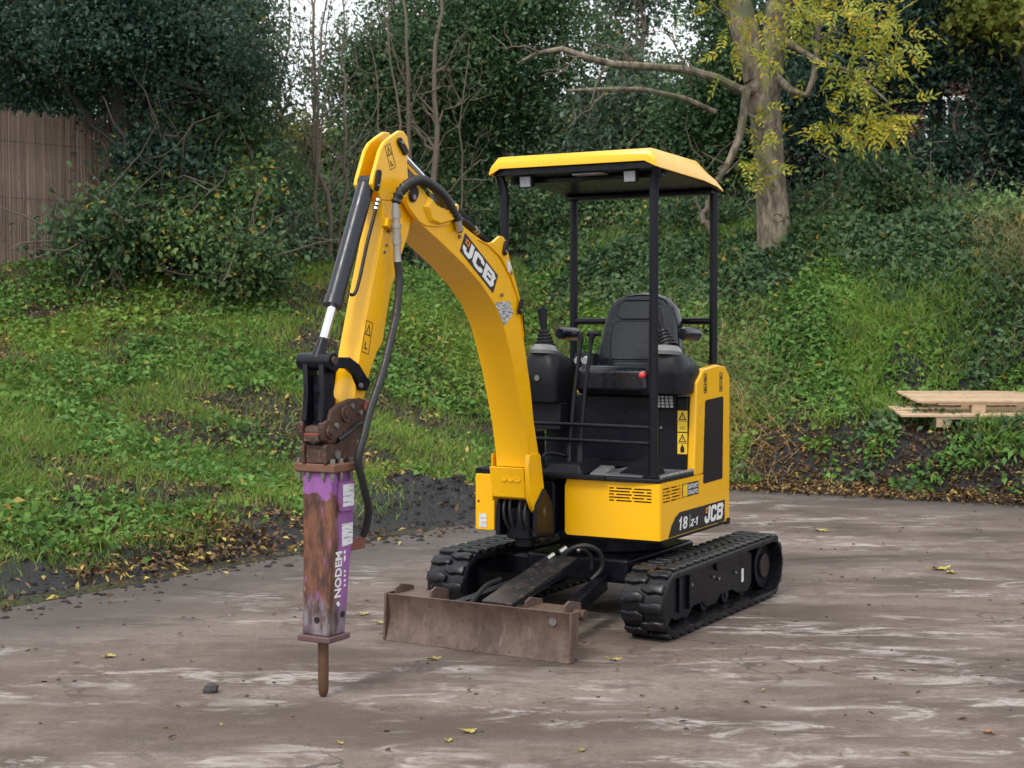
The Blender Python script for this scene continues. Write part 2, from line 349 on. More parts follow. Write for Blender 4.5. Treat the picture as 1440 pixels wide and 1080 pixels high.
def vn(x, y, s=1., seed=0):
    x = np.asarray(x)*s+seed*17.3+500; y = np.asarray(y)*s+seed*9.1+500
    i = np.floor(x).astype(int); j = np.floor(y).astype(int); u = x-i; v = y-j; u = u*u*(3-2*u); v = v*v*(3-2*v)
    g = lambda a, b: _lat[a % 256, b % 256]
    return (g(i, j)*(1-u)+g(i+1, j)*u)*(1-v)+(g(i, j+1)*(1-u)+g(i+1, j+1)*u)*v
def fbm(x, y, s=1., seed=0, o=4):
    return sum(vn(x, y, s*2**k, seed+k)*.5**k for k in range(o))/sum(.5**k for k in range(o))
def sst(a, b, x): t = np.clip((x-a)/(b-a), 0, 1); return t*t*(3-2*t)

# ================================================================== THE SETTING
K = np.array([1.48, 14.2]); UL = np.array([-.57, -.822]); UR = np.array([.881, -.473]); NL = np.array([-.822, .57]); NR = np.array([.473, .881])
PAD = (4.55, 14.45)                          # level spot under the pallets
def dLR(x, y): return (x+2.77)*NL[0]+(y-8.08)*NL[1], (x-2.05)*NR[0]+(y-13.9)*NR[1]
def ground(x, y, rough=True):
    x = np.asarray(x, float); y = np.asarray(y, float)
    dl, dr = dLR(x, y)
    along = np.clip(((x+2.77)*-UL[0]+(y-8.08)*-UL[1])/7.4, -.5, 1.3)
    sl_ = .28+.20*np.clip((along-.6)/.5, 0, 1)
    zl = np.where(dl < 0, 0, sl_*np.maximum(dl-.25, 0)); zl = np.where(zl > 2.2, 2.2+(zl-2.2)*.15, zl)
    zr = .05*np.clip(dr, 0, .5)*2+.80*np.maximum(dr-.45, 0); zr = np.where(zr > 2.6, 2.6+(zr-2.6)*.18, zr)
    wgt = 1/(1+np.exp(-(dr-dl)/.5))
    d = np.maximum(dl, dr); z = zl*(1-wgt)+zr*wgt
    pw = np.exp(-(((x-PAD[0])/1.2)**4+((y-PAD[1])/.62)**4)); z = z*(1-pw)+.58*pw
    z = np.where(d < 0, -.03, z)
    if rough:
        k = sst(0, .6, d)
        z = z+k*((fbm(x, y, .8, 3)-.5)*.22+(fbm(x, y, 3.1, 5)-.5)*.10)
        z = z+.05*np.exp(-((dl-.55)/.22)**2)*(dl > dr)*sst(.35, .6, fbm(x, y, 1.3, 8))     # mud thrown up along the gutter
        z = z-.045*np.exp(-((dl-.10)/.10)**2)*(dl > dr)                                    # the gutter itself
        z = z+k*(fbm(x, y, 6.5, 12)-.5)*.09*np.exp(-((dl-.6)/.7)**2)*(dl > dr)+k*(fbm(x, y, 5.5, 15)-.5)*.12*np.exp(-((dr-.6)/.5)**2)*(dr > dl)
        mh = np.exp(-(((x+.62)/.62)**2+((y-11.95)/.42)**2)); z = z+mh*(.02+.42*fbm(x, y, 5.5, 21)**1.5)  # mud heap
    return z
def at(px, Y): return (px-720)/FOC*Y
def zat(py, Y): return CAMH+(460-py)/FOC*Y

def terrain():
    xs = np.unique(np.concatenate([np.linspace(-90, -14, 20), np.linspace(-14, -7, 36), np.arange(-7, 8, .075), np.linspace(8, 15, 36), np.linspace(15, 90, 20)]))
    ys = np.unique(np.concatenate([np.linspace(-40, 4, 20), np.linspace(4, 7, 16), np.arange(7, 22, .075), np.linspace(22, 32, 40), np.linspace(32, 170, 24)]))
    X, Y = np.meshgrid(xs, ys); Z = ground(X, Y); nx, ny = len(xs), len(ys)
    V = np.stack([X, Y, Z], -1).reshape(-1, 3)
    idx = np.arange(nx*ny).reshape(ny, nx); Q = np.stack([idx[:-1, :-1], idx[:-1, 1:], idx[1:, 1:], idx[1:, :-1]], -1).reshape(-1, 4)
    me = bpy.data.meshes.new('ground'); me.vertices.add(len(V)); me.vertices.foreach_set('co', V.ravel().astype(np.float32))
    me.loops.add(Q.size); me.loops.foreach_set('vertex_index', Q.ravel().astype(np.int32))
    me.polygons.add(len(Q)); me.polygons.foreach_set('loop_start', np.arange(0, Q.size, 4, dtype=np.int32)); me.update(calc_edges=True)
    me.materials.append(SOIL); me.shade_smooth()
    o = bpy.data.objects.new('ground', me); COL.objects.link(o); o['kind'] = 'structure'; o['label'] = 'dark soil bank rising behind the yard'; o['category'] = 'ground'
terrain()
yard = empty('yard', (0, 0, 0)); yard['kind'] = 'structure'; yard['label'] = 'stained concrete yard under the excavator'; yard['category'] = 'yard'
def slab(b0, b1, a0=.0, a1=34):
    pt = lambda a, b: tuple(K+UR*a+UL*b)
    return MB().prism([pt(a0, b0), pt(a1, b0), pt(a1, b1), pt(a0, b1)], 'z', -.2, .0).build('concrete_slab', CONC, yard)
slab(0, 6.486); slab(6.498, 34)
JF = MB().prism([tuple(K+UR*a+UL*b) for a, b in ((0, 6.486), (34, 6.486), (34, 6.498), (0, 6.498))], 'z', -.1, -.012).build('joint_filler', STONE, yard)
# puddle in the gutter
pp = []; bs = np.linspace(2.6, 9.4, 30)
e1 = [K+UL*b+NL*(-.02-.05*vn(b, 1, 1.5)) for b in bs]; e2 = [K+UL*b+NL*(.10+.13*vn(b, 5, .9)*np.sin((b-2.6)/6.8*math.pi)) for b in bs]
pd = MB().prism([tuple(p) for p in e1]+[tuple(p) for p in e2[::-1]], 'z', -.02, .003).build('puddle', WATER); pd['kind'] = 'structure'; pd['label'] = 'muddy puddle along the edge of the concrete'; pd['category'] = 'puddle'

# ------------------------------------------------------------------ leaves, grass
def unit(a): return a/np.maximum(np.linalg.norm(a, axis=-1, keepdims=True), 1e-6)
def leaf_quads(P, D, N, L, W, fold=.18):
    n = len(P); L = np.broadcast_to(np.asarray(L, float).reshape(-1, 1), (n, 1)); W = np.broadcast_to(np.asarray(W, float).reshape(-1, 1), (n, 1))
    Sd = unit(np.cross(N, D)); N2 = unit(np.cross(D, Sd))
    mid = P+D*L*.45
    return np.stack([P, mid+Sd*W*.5+N2*W*fold, P+D*L-N2*L*.12, mid-Sd*W*.5+N2*W*fold], 1).reshape(-1, 3)
def rleaves(P, L, W, up=.5, droop=.25, g=rng):
    n = len(P); N = unit(g.normal(size=(n, 3))+np.array([0, -.35, up])*1.2); D = g.normal(size=(n, 3)); D = unit(D-N*np.sum(D*N, 1, keepdims=True)); D[:, 2] -= droop; D = unit(D)
    return leaf_quads(P, D, N, L*(.45+1.1*g.random(n)**1.3), W*(.5+1.0*g.random(n)**1.3))
def clumps(c, r, nc, per, cr, g=rng, hollow=.45, flat=.75):
    """clumps of leaves spread over overlapping lobes, so the outline is uneven and sky shows between"""
    nl = max(5, nc//16); d = unit(g.normal(size=(nl, 3))); LC = d*(.35+.5*g.random((nl, 1))); LR = .30+.22*g.random((nl, 1))
    li = g.integers(0, nl, nc); d2 = unit(g.normal(size=(nc, 3))+np.array([0, 0, .25])); C = np.array(c)+(LC[li]+d2*LR[li]*(.55+.5*g.random((nc, 1))))*np.array(r)
    off = g.normal(size=(nc, per, 3))*cr*np.array([1, 1, flat])*(.45+1.0*g.random((nc, 1, 1)))
    return C, (C[:, None, :]+off).reshape(-1, 3)
def wig(p0, p1, n, amp, g=rng):
    p0 = np.array(p0, float); p1 = np.array(p1, float); t = np.linspace(0, 1, n)[:, None]
    q = p0+(p1-p0)*t; j = np.cumsum(g.normal(size=(n, 3))*amp, 0); j -= j[0]+(j[-1]-j[0])*t
    return q+j
def plant(name, label, cat, px, py, hw, hh, Y, lm, nc, per, cr, L, W, dr=None, group=None, trunk_px=None, nst=5, stem=.03, bm=TWIGD, hollow=.35, seed=0, twigs=0):
    """tree or shrub: trunk/stems up from the ground, limbs to clumps of leaves"""
    g = np.random.default_rng(1000+seed)
    cx, cz = at(px, Y), zat(py, Y); rx, rz = hw/FOC*Y, hh/FOC*Y; ry = dr or rx*.8
    bx = at(trunk_px, Y) if trunk_px else cx; gz = float(ground(bx, Y))
    root = empty(name, (bx, Y, gz)); tag(root, label, cat, group); o = np.array([bx, Y, gz])
    C, P = clumps((cx, Y, cz), (rx, ry, rz), nc, per, cr, g, hollow)
    keep = P[:, 2] > ground(P[:, 0], P[:, 1], False)+.03; P = P[keep]
    npmesh('crown', rleaves(P, L, W, g=g)-o, 4, lm, root)
    mb = MB()
    if trunk_px or nst == 1:
        top = np.array([cx+.2*(bx-cx), Y, cz+rz*.8]); tr = wig((bx, Y, gz-.15), top, 9, .05, g)
        mb.tube(tr-o, [stem*(1-.085*i) for i in range(9)], 10)
        for k in range(14):
            a = tr[g.integers(3, 8)]; b = C[g.integers(0, nc)]; mb.tube(wig(a, b, 5, .06, g)-o, [stem*.38, stem*.3, stem*.22, stem*.15, stem*.08], 6)
    else:
        for k in range(nst):
            a = np.array([cx+rx*.5*g.normal(), Y+ry*.3*g.normal(), 0]); a[2] = ground(a[0], a[1])-.08
            b = C[g.integers(0, nc)]; mb.tube(wig(a, b, 6, .07, g)-o, [stem*(1-.14*i) for i in range(6)], 6)
    for k in range(twigs):
        b = C[g.integers(0, nc)]; e = b+g.normal(size=3)*np.array([.35, .35, .35])+np.array([0, -.25, .15]); mb.tube(wig(b, e, 5, .05, g)-o, [.011, .010, .008, .006, .003], 4)
    mb.build('trunk' if (trunk_px or nst == 1) else 'stems', bm, root, smooth=True)
    return root
# tall trees behind the bank, left to right
plant('evergreen_tree', 'dark spreading evergreen tree overhanging the reed fence', 'tree', 110, 25, 290, 165, 16.9, L_DARK, 480, 170, .22, .062, .036, dr=1.5, trunk_px=205, stem=.13, seed=1)
plant('evergreen_tree', 'grey-green leafy tree beside the pale bare saplings', 'tree', 320, 80, 90, 140, 17.6, L_GREY, 210, 150, .20, .065, .036, trunk_px=300, stem=.06, seed=2, bm=TWIG, twigs=20)
plant('holly_tree', 'dark evergreen tree directly above the excavator arm', 'tree', 565, 140, 95, 170, 22.0, L_HOLLY, 230, 170, .26, .075, .042, trunk_px=575, stem=.09, seed=3, twigs=30, bm=TWIG)
plant('holly_tree', 'tall dark evergreen tree between arm and canopy', 'tree', 715, 95, 130, 235, 23.0, L_HOLLY, 380, 170, .28, .078, .043, trunk_px=715, stem=.13, seed=4, twigs=20)
plant('holly_tree', 'shorter evergreen tree above the canopy roof with sky over it', 'tree', 868, 205, 115, 150, 22.2, L_GREY, 260, 170, .26, .078, .043, trunk_px=860, stem=.1, seed=5, twigs=30)
plant('holly_tree', 'dense evergreen tree just left of the ash trunk', 'tree', 1005, 140, 85, 220, 21.2, L_HOLLY, 240, 170, .26, .078, .043, trunk_px=1005, stem=.1, seed=6)
plant('laurel_tree', 'very dark evergreen tree just right of the ash trunk', 'tree', 1185, 120, 125, 270, 20.6, L_DARK, 330, 170, .26, .075, .043, trunk_px=1180, stem=.12, seed=7)
plant('laurel_tree', 'dark evergreen tree near the right edge with yellowing tips', 'tree', 1345, 40, 135, 130, 20.2, L_DARK, 230, 160, .25, .075, .043, trunk_px=1300, stem=.12, seed=8)
plant('laurel_tree', 'small dark tree in front of the red house', 'tree', 1345, 205, 85, 75, 19.4, L_DARK, 40, 100, .2, .075, .043, trunk_px=1350, stem=.05, seed=17, twigs=20, bm=TWIG)
plant('maple_tree', 'yellow-green leafy tree in the upper right corner', 'tree', 1400, 20, 110, 150, 18.6, L_MAPLE, 90, 70, .18, .11, .085, trunk_px=1470, stem=.08, seed=9, hollow=.5)
plant('laurel_tree', 'dark evergreen tree at the right edge behind the pallets', 'tree', 1460, 210, 85, 190, 19.6, L_DARK, 190, 160, .24, .075, .043, trunk_px=1455, stem=.1, seed=10)
plant('holly_tree', 'thin far tree with sky showing through above the canopy', 'tree', 900, 10, 120, 60, 27, L_GREY, 60, 60, .28, .11, .06, trunk_px=905, stem=.07, seed=11, twigs=40, bm=TWIG)
plant('backdrop_tree', 'pale grey-green far tree showing just over the reed fence', 'tree', 60, 165, 150, 75, 20.5, L_GREY, 150, 120, .24, .08, .045, trunk_px=90, stem=.06, seed=15, twigs=30, bm=TWIG)
plant('backdrop_tree', 'far tree seen between fence end and grey-green tree', 'tree', 270, 175, 110, 80, 21, L_HOLLY, 130, 130, .24, .08, .045, trunk_px=270, stem=.06, seed=16, twigs=30, bm=TWIG)
plant('backdrop_tree', 'darkest far tree filling the gap behind the arm head', 'tree', 600, 235, 130, 130, 27, L_HOLLY, 200, 130, .34, .10, .055, trunk_px=600, stem=.1, seed=13)
plant('backdrop_tree', 'darkest far tree filling the gap left of the canopy roof', 'tree', 800, 230, 150, 130, 27.5, L_DARK, 230, 130, .34, .10, .055, trunk_px=800, stem=.1, seed=14)
plant('far_shrub', 'far pale green bush under the sky gap left of the arm', 'bush', 425, 235, 75, 60, 24, L_MAPLE, 70, 90, .25, .11, .07, seed=12)
# shrubs along the top of the bank
SH = 'shrubs along the top of the bank'
for i, (px, py, hw, hh, Y, lm, nc, lab) in enumerate([
    (150, 320, 55, 80, 16.0, L_IVY, 30, 'straggly ivy bush climbing the reed fence'),
    (215, 235, 70, 80, 16.6, L_DARK, 36, 'dark bush hanging over the middle of the reed fence'),
    (290, 215, 70, 60, 17.4, L_HOLLY, 60, 'dark bush under the grey-green tree'),
    (235, 330, 70, 75, 16.5, L_SHRUB, 60, 'leafy shrub in front of the right end of the reed fence'),
    (290, 300, 75, 95, 16.9, L_SHRUB, 80, 'tall shrub with yellowing leaves right of the reed fence'),
    (345, 245, 85, 70, 18.6, L_SHRUB, 80, 'high mixed shrub under the grey-green tree'),
    (425, 290, 75, 70, 20.5, L_GREY, 70, 'pale shrub among the bare saplings'),
    (375, 345, 75, 80, 17.7, L_GREY, 80, 'grey-green shrub left of the excavator arm'),
    (330, 385, 70, 38, 16.4, L_IVY, 40, 'low bramble at the foot of the shrubs left of the arm'),
    (455, 345, 75, 100, 19.4, L_SHRUB, 90, 'broad shrub behind the cylinder of the excavator arm'),
    (500, 400, 65, 50, 18.6, L_SHRUB, 45, 'low shrub behind the lower half of the arm'),
    (575, 350, 75, 110, 20.5, L_IVY, 90, 'dark shrub seen between arm and boom'),
    (645, 400, 70, 80, 19.6, L_IVY, 70, 'low ivy-covered shrub behind the boom'),
    (735, 340, 85, 115, 20.6, L_HOLLY, 100, 'dark shrub behind the front canopy post'),
    (840, 345, 85, 105, 20.2, L_IVY, 100, 'dark shrub seen through the open canopy'),
    (930, 365, 70, 70, 19.2, L_SHRUB, 60, 'lighter shrub behind the seat backrest'),
    (1000, 335, 65, 85, 18.6, L_IVY, 75, 'ivy bush left of the foot of the ash tree'),
    (1150, 320, 60, 55, 18.0, L_IVY, 55, 'ivy bush right of the foot of the ash tree'),
    (1235, 300, 75, 75, 18.6, L_HOLLY, 80, 'dark bush below the hanging ash leaves'),
    (1330, 320, 75, 50, 18.2, L_IVY, 65, 'low dark bush above the pallets'),
    (1425, 310, 65, 70, 17.8, L_SHRUB, 60, 'broad-leaved bush at the right edge')]):
    plant('shrub', lab, 'shrub', px, py, hw, hh, Y, lm, nc, 130, .19, .068, .045, group=SH, seed=40+i, nst=9, stem=.016, bm=TWIG, hollow=.25, twigs=34)

# ------------------------------------------------------------------ bare saplings
def bare(px0, py0, px1, py1, Y, r, lab, seed, nb=9, m=TWIG):
    g = np.random.default_rng(seed); b = np.array([at(px0, Y), Y, 0]); b[2] = ground(b[0], b[1])-.1
    root = empty('bare_sapling', tuple(b)); tag(root, lab, 'sapling', 'bare saplings on the bank')
    top = np.array([at(px1, Y), Y+.2, zat(py1, Y)]); tr = wig(b, top, 12, .045, g); mb = MB(); mb.tube(tr-b, [r*(1-.06*i) for i in range(12)], 7)
    mb.build('trunk', m, root, smooth=True)
    for k in range(nb):
        i = g.integers(3, 11); a = tr[i]; ln = (.5+.9*g.random())*(1.3-.06*i); s = 1 if k % 2 else -1
        e = a+np.array([s*(.25+.5*g.random()), .3*g.normal(), .55+.5*g.random()])*ln; q = wig(a, e, 7, .05, g); mb = MB(); r1 = r*(1-.06*i)*.5
        mb.tube(q-b, [r1*(1-.12*j) for j in range(7)], 5)
        for t in range(3):
            a2 = q[g.integers(2, 6)]; e2 = a2+g.normal(size=3)*.2+np.array([s*.15, -.1, .2]); mb.tube(wig(a2, e2, 5, .03, g)-b, [r1*.5, r1*.42, r1*.34, r1*.26, r1*.15], 4)
        mb.build('branch', m, root, smooth=True)
for i, a in enumerate([(452, 430, 455, -40, 18.2, .030, 'pale sapling with two bends just left of the arm cylinder'), (470, 430, 430, -60, 18.3, .034, 'forked pale sapling leaning left beside the arm cylinder'),
                       (478, 430, 478, -30, 18.6, .026, 'straight thin sapling nearest the arm head on its left'), (398, 400, 402, -40, 18.8, .028, 'thin sapling against the sky right of the grey-green tree'),
                       (415, 400, 385, -40, 19.0, .022, 'slender sapling leaning towards the grey-green tree'), (588, 420, 572, -50, 19.6, .040, 'bare sapling rising behind the arm head'),
                       (615, 400, 618, -30, 19.8, .055, 'thickest bare sapling right of the arm head'), (598, 420, 540, -30, 19.4, .024, 'thin sapling crossing behind the arm head'),
                       (345, 400, 350, 60, 18.0, .020, 'short thin sapling inside the grey-green shrub'), (1010, 380, 1012, 235, 17.8, .045, 'short stem rising behind the rear canopy post'),
                       (440, 430, 442, -30, 19.2, .018, 'thinnest upright sapling in the middle of the sky gap'), (462, 430, 415, 20, 19.6, .016, 'thin sapling slanting across the sky gap'), (425, 420, 470, -20, 19.9, .017, 'thin sapling slanting right across the sky gap'), (545, 420, 520, 60, 20.0, .018, 'thin sapling slanting left above the arm'), (640, 420, 660, 60, 20.2, .018, 'thin sapling slanting right of the thickest sapling')]):
    bare(*a, seed=300+i, nb=3 if i in (8, 9) else 9)

# ------------------------------------------------------------------ the ash tree
def ash():
    g = np.random.default_rng(5); Y = 17.4; b = np.array([at(1088, Y), Y, 0.]); b[2] = ground(b[0], b[1])
    root = empty('ash_tree', tuple(b)); tag(root, 'grey ash tree with forked trunk and yellow leaves hanging right', 'tree')
    p = lambda px, py, dy=0: np.array([at(px, Y+dy), Y+dy, zat(py, Y+dy)])-b
    mb = MB(); mb.tube([p(1092, 440), p(1090, 365), p(1088, 330), p(1083, 270), p(1078, 205), p(1073, 150), p(1070, 105)], [.26, .225, .20, .18, .172, .185, .205], 18)
    tr = mb.build('trunk', BARK, root, smooth=True)
    MB().tube([p(1066, 112), p(1052, 70), p(1040, 30), p(1028, -20), p(1015, -80)], [.19, .175, .155, .145, .13], 14).build('fork', BARK, root, smooth=True)
    MB().tube([p(1076, 112), p(1086, 60), p(1092, 10), p(1096, -60)], [.17, .155, .14, .12], 14).build('fork', BARK, root, smooth=True)
    MB().tube([p(1060, 128, -.1), p(1040, 130, -.15), p(1005, 112, -.25), p(960, 100, -.35), p(905, 96, -.45), p(860, 93, -.5), p(825, 84, -.5), p(790, 72, -.5), p(755, 78, -.5), p(728, 92, -.5)], [.07, .058, .05, .046, .044, .042, .038, .034, .025, .012], 9).build('limb', BARK, root, smooth=True)
    MB().tube([p(1005, 160, .3), p(960, 140, .2), p(900, 128, .1), p(850, 128, 0), p(798, 130, 0)], [.03, .032, .03, .026, .018], 8).build('limb', BARK, root, smooth=True)
    MB().tube([p(858, 94, -.5), p(845, 105, -.5), p(838, 120, -.5), p(830, 150, -.5)], [.025, .02, .016, .008], 6).build('limb', BARK, root, smooth=True)
    MB().tube([p(1048, 128, -.25), p(1044, 160, -.28), p(1038, 195, -.3), p(1024, 228, -.3), p(1008, 255, -.3)], [.05, .048, .045, .04, .035], 9).build('limb', BARK, root, smooth=True)
    MB().tube([p(1090, 112, -.1), p(1110, 130, -.2), p(1132, 136, -.25), p(1142, 110, -.3), p(1146, 60, -.3), p(1150, 0, -.3)], [.05, .045, .042, .038, .03, .02], 8).build('limb', BARK, root, smooth=True)
    MB().tube([p(1100, 60, -.1), p(1150, 90, -.4), p(1200, 105, -.7), p(1250, 150, -.9)], [.035, .028, .02, .01], 7).build('limb', BARK, root, smooth=True)
    # round scar near the foot
    c = Vector(p(1088, 308)); MB().tube([c+Vector((.062*math.cos(t), -.185, .048*math.sin(t))) for t in np.linspace(0, 2*math.pi, 17)], .014, 6).build('branch_scar', BARK, tr, smooth=True)
    for (x0, y0, x1, y1, dy, n_) in [(900, 96, 820, 60, -.45, 7), (960, 100, 930, 40, -.35, 5), (825, 84, 760, 110, -.5, 6), (760, 78, 700, 70, -.5, 4), (1146, 60, 1210, 20, -.35, 7), (1200, 105, 1260, 80, -.7, 6), (1040, 30, 985, -20, 0, 5), (1092, 10, 1140, -30, 0, 6), (850, 128, 800, 180, 0, 6), (1024, 228, 985, 215, -.3, 4), (1044, 160, 1100, 190, -.3, 4)]:
        q = wig(p(x0, y0, dy), p(x1, y1, dy-.15), 7, .035, g); mb = MB(); mb.tube(q, [.014, .013, .011, .009, .008, .006, .004], 5)
        for k in range(n_): i = g.integers(1, 6); mb.tube(wig(q[i], q[i]+g.normal(size=3)*np.array([.22, .15, .22]), 5, .02, g), [.007, .006, .005, .004, .002], 4)
        mb.build('twig', TWIG, root, smooth=True)
    # pinnate leaves
    A = []
    for (px, py, hw, hh, n, dy) in [(1180, 40, 75, 60, 68, -.6), (1130, 20, 60, 45, 36, -.5), (1205, 105, 70, 40, 48, -.8), (1235, 165, 42, 26, 50, -.9), (1170, 185, 30, 22, 22, -.8), (1070, 190, 24, 45, 18, -.45), (1068, 60, 45, 40, 40, -.5), (1055, 235, 22, 30, 14, -.4), (1085, -10, 120, 50, 50, -.3), (1240, 30, 40, 60, 40, -.6)]:
        q = g.normal(size=(n, 2))*.55; yy = Y+dy+g.normal(size=n)*.3
        A.append(np.stack([(px+hw*q[:, 0]-720)/FOC*yy, yy, CAMH+(460-py-hh*q[:, 1])/FOC*yy], 1))
    B = np.concatenate(A); n = len(B); D = g.normal(size=(n, 3))+np.array([.35, -.3, -.5]); D = unit(D); N = unit(g.normal(size=(n, 3))*.6+np.array([0, -.6, .8])); Sd = unit(np.cross(N, D)); N = unit(np.cross(D, Sd))
    out = []; Lr = .2+.1*g.random((n, 1))
    for k in range(9):
        t = .2+.8*(k//2)/4.; s = 0 if k == 8 else (1 if k % 2 else -1)
        P = B+D*Lr*(t if s else 1.0)-np.array([0, 0, .05])*t*t; dd = unit(D*.75+Sd*s*.75+g.normal(size=(n, 3))*.08) if s else D
        out.append(leaf_quads(P, dd, N, .068+.03*g.random(n), .026+.009*g.random(n), .05))
    npmesh('crown', np.concatenate(out)-b, 4, L_ASH, root)
ash()

# ------------------------------------------------------------------ reed fence, house behind the trees
def fence():
    A = np.array([-7.4, 15.3]); B = np.array([-2.9, 18.6]); root = empty('reed_fence', (A[0], A[1], 0)); tag(root, 'brown reed screen fence behind the grass on the left', 'fence')
    g = np.random.default_rng(3); L = np.linalg.norm(B-A); d = (B-A)/L; nrm = np.array([d[1], -d[0]]); mb = []
    n = 3400
    for i in range(n):
        s = i/n*L+g.normal()*.002; off = g.normal()*.008; w_ = .0036+.0028*g.random(); c = A+d*s+nrm*off
        z0 = float(ground(*c, False))-.05; top = 4.0+.04*math.sin(s*1.9)+g.normal()*.022-.035*s+(.02 if i % 90 < 45 else -.02)
        lean = g.normal()*.012
        for k in range(3):
            a0 = 2*math.pi*k/3; a1 = 2*math.pi*(k+1)/3
            q = [c+(d*math.cos(a)+nrm*math.sin(a))*w_ for a in (a0, a1)]
            mb.append([(*q[0], z0), (*q[1], z0), (q[1][0]+d[0]*lean, q[1][1]+d[1]*lean, top), (q[0][0]+d[0]*lean, q[0][1]+d[1]*lean, top)])
    o = npmesh('reeds', np.array(mb).reshape(-1, 3)-np.array([A[0], A[1], 0]), 4, REED, root); o['kind'] = 'stuff'
    for zz in (2.25, 3.0, 3.62):
        P0 = A+nrm*.016; P1 = B+nrm*.016
        MB().tube([(0+nrm[0]*.016, nrm[1]*.016, zz), (*(B-A+nrm*.016), zz-.1)], .004, 5).build('tie_wire', TWIG, root)
    for s in np.linspace(.1, L-.1, 4):
        c = d*s-nrm*.05; MB().cyl((*c, 1.2), (*c, 3.85), .04, n=8).build('post', TWIGD, root)
fence()
def house():
    root = empty('brick_house', (10.2, 36, 2.6)); tag(root, 'red brick house glimpsed through the trees on the right', 'house')
    BR = paint('red_brick', (.20, .055, .06), .85, var=.2, scale=5)
    MB().box(-3, 2.6, 0, 5, -.6, 5.2).build('wall', BR, root)
    MB().prism([(-3.3, 5.2), (2.9, 5.2), (-.2, 8)], 'y', -.3, 5.3).build('roof', TWIGD, root)
    for x in (-1.6, .2, 1.7):
        for z in (.6, 3.2):
            wd = MB().box(x-.5, x+.5, -.04, -.003, z, z+1.25).build('window', WHT, root)
            MB().box(x-.4, x-.03, -.07, -.043, z+.1, z+1.15).box(x+.03, x+.4, -.07, -.043, z+.1, z+1.15).build('pane', CYL, wd)
house()

# ------------------------------------------------------------------ ground cover
def scatter(n, x0, x1, y0, y1, dens, g):
    x = g.uniform(x0, x1, n); y = g.uniform(y0, y1, n); dl, dr = dLR(x, y); k = g.random(n) < dens(x, y, dl, dr)
    k &= np.abs(x) < .43*y+1.0
    x, y = x[k], y[k]; return np.stack([x, y, ground(x, y)], 1)
def blades(P, h, w_, lean, g, bias=(0, 0)):
    n = len(P); h = (h*(.5+.9*g.random(n)))[:, None]; a = g.uniform(0, 6.283, n); s = np.stack([np.cos(a), np.sin(a), 0*a], 1)*w_*.5
    ln = g.normal(size=(n, 3))*lean; ln[:, 2] = 0; ln[:, 0] += bias[0]; ln[:, 1] += bias[1]
    m_ = P+np.array([0, 0, .55])*h+ln*h*.4; t = P+np.array([0, 0, .9])*h+ln*h*1.2
    return np.stack([P-s, P+s, m_+s*.8, t, m_-s*.8], 1).reshape(-1, 3)
gl = lambda dl, dr: dl > dr
g = np.random.default_rng(21)
# patchy grass on the left bank
def dgr(x, y, dl, dr):
    bare_ = sst(.50, .62, fbm(x, y, 1.1, 31)); near = sst(.3, 1.0, dl+1.2*(fbm(x, y, 1.2, 33)-.5)); along = ((x+2.77)*.57+(y-8.08)*.822)
    return np.where(gl(dl, dr), near*(1-.85*bare_)*(1-.25*sst(3, 5.5, along))*(1-.7*sst(5.2, 7.2, dl)), 0)
P = scatter(330000, -7, 2.5, 8, 20, dgr, g)
tag(blademesh('grass', blades(P, .055+.06*vn(P[:, 0], P[:, 1], 1.7, 4), .006, .6, g), L_GRASS), 'patchy green grass on the bank left of the excavator', 'grass', kind='stuff')
def dwl(x, y, dl, dr): return np.where(gl(dl, dr), .9*sst(.35, 1.0, dl+.8*(fbm(x, y, 1.6, 37)-.5))*sst(.38, .55, fbm(x, y, 1.1, 41)), 0)
P = scatter(120000, -6, 2.5, 8.5, 20, dwl, g); P[:, 2] += .03+.06*g.random(len(P))
tag(npmesh('low_weeds', rleaves(P, .065, .04, up=1.2, g=g), 4, L_WEED), 'low leafy weeds between the grass left of the excavator', 'weeds', kind='stuff')
# ivy and nettles on the right bank
def div(x, y, dl, dr): return np.where(~gl(dl, dr) & (dr > .5), sst(.7, 1.5, dr+.8*(fbm(x, y, 1.2, 51)-.5))*(.55+.45*sst(.35, .5, fbm(x, y, 1.6, 53))), 0)
P = scatter(230000, .2, 9, 13, 20, lambda x, y, dl, dr: div(x, y, dl, dr)+.5*(dr > .2)*(dr < .9)*~gl(dl, dr)*sst(.52, .62, fbm(x, y, 1.5, 57)), g); P[:, 2] += .02+.20*g.random(len(P))*vn(P[:, 0], P[:, 1], 1.6, 6)
k = fbm(P[:, 0], P[:, 1], .9, 61) > .56-.28*sst(1.8, 3.3, dLR(P[:, 0], P[:, 1])[1])
tag(npmesh('ground_ivy', rleaves(P[k], .075, .055, up=1.0, g=g), 4, L_IVY), 'dark ivy covering the bank on the right', 'ivy', kind='stuff')
tag(npmesh('low_weeds', rleaves(P[~k], .07, .042, up=1.0, g=g), 4, L_WEED), 'bright green low weeds covering the bank on the right', 'weeds', kind='stuff')
P = scatter(330000, .2, 9, 13, 20, lambda x, y, dl, dr: .5*div(x, y, dl, dr)*sst(.42, .60, fbm(x, y, 1.3, 71))*(1-.8*sst(2.0, 3.2, dr)), g); P[:, 2] += .05
tag(blademesh('grass', blades(P, .16, .007, .8, g), L_GRASS), 'long green grass tufts on the bank on the right', 'grass', kind='stuff')
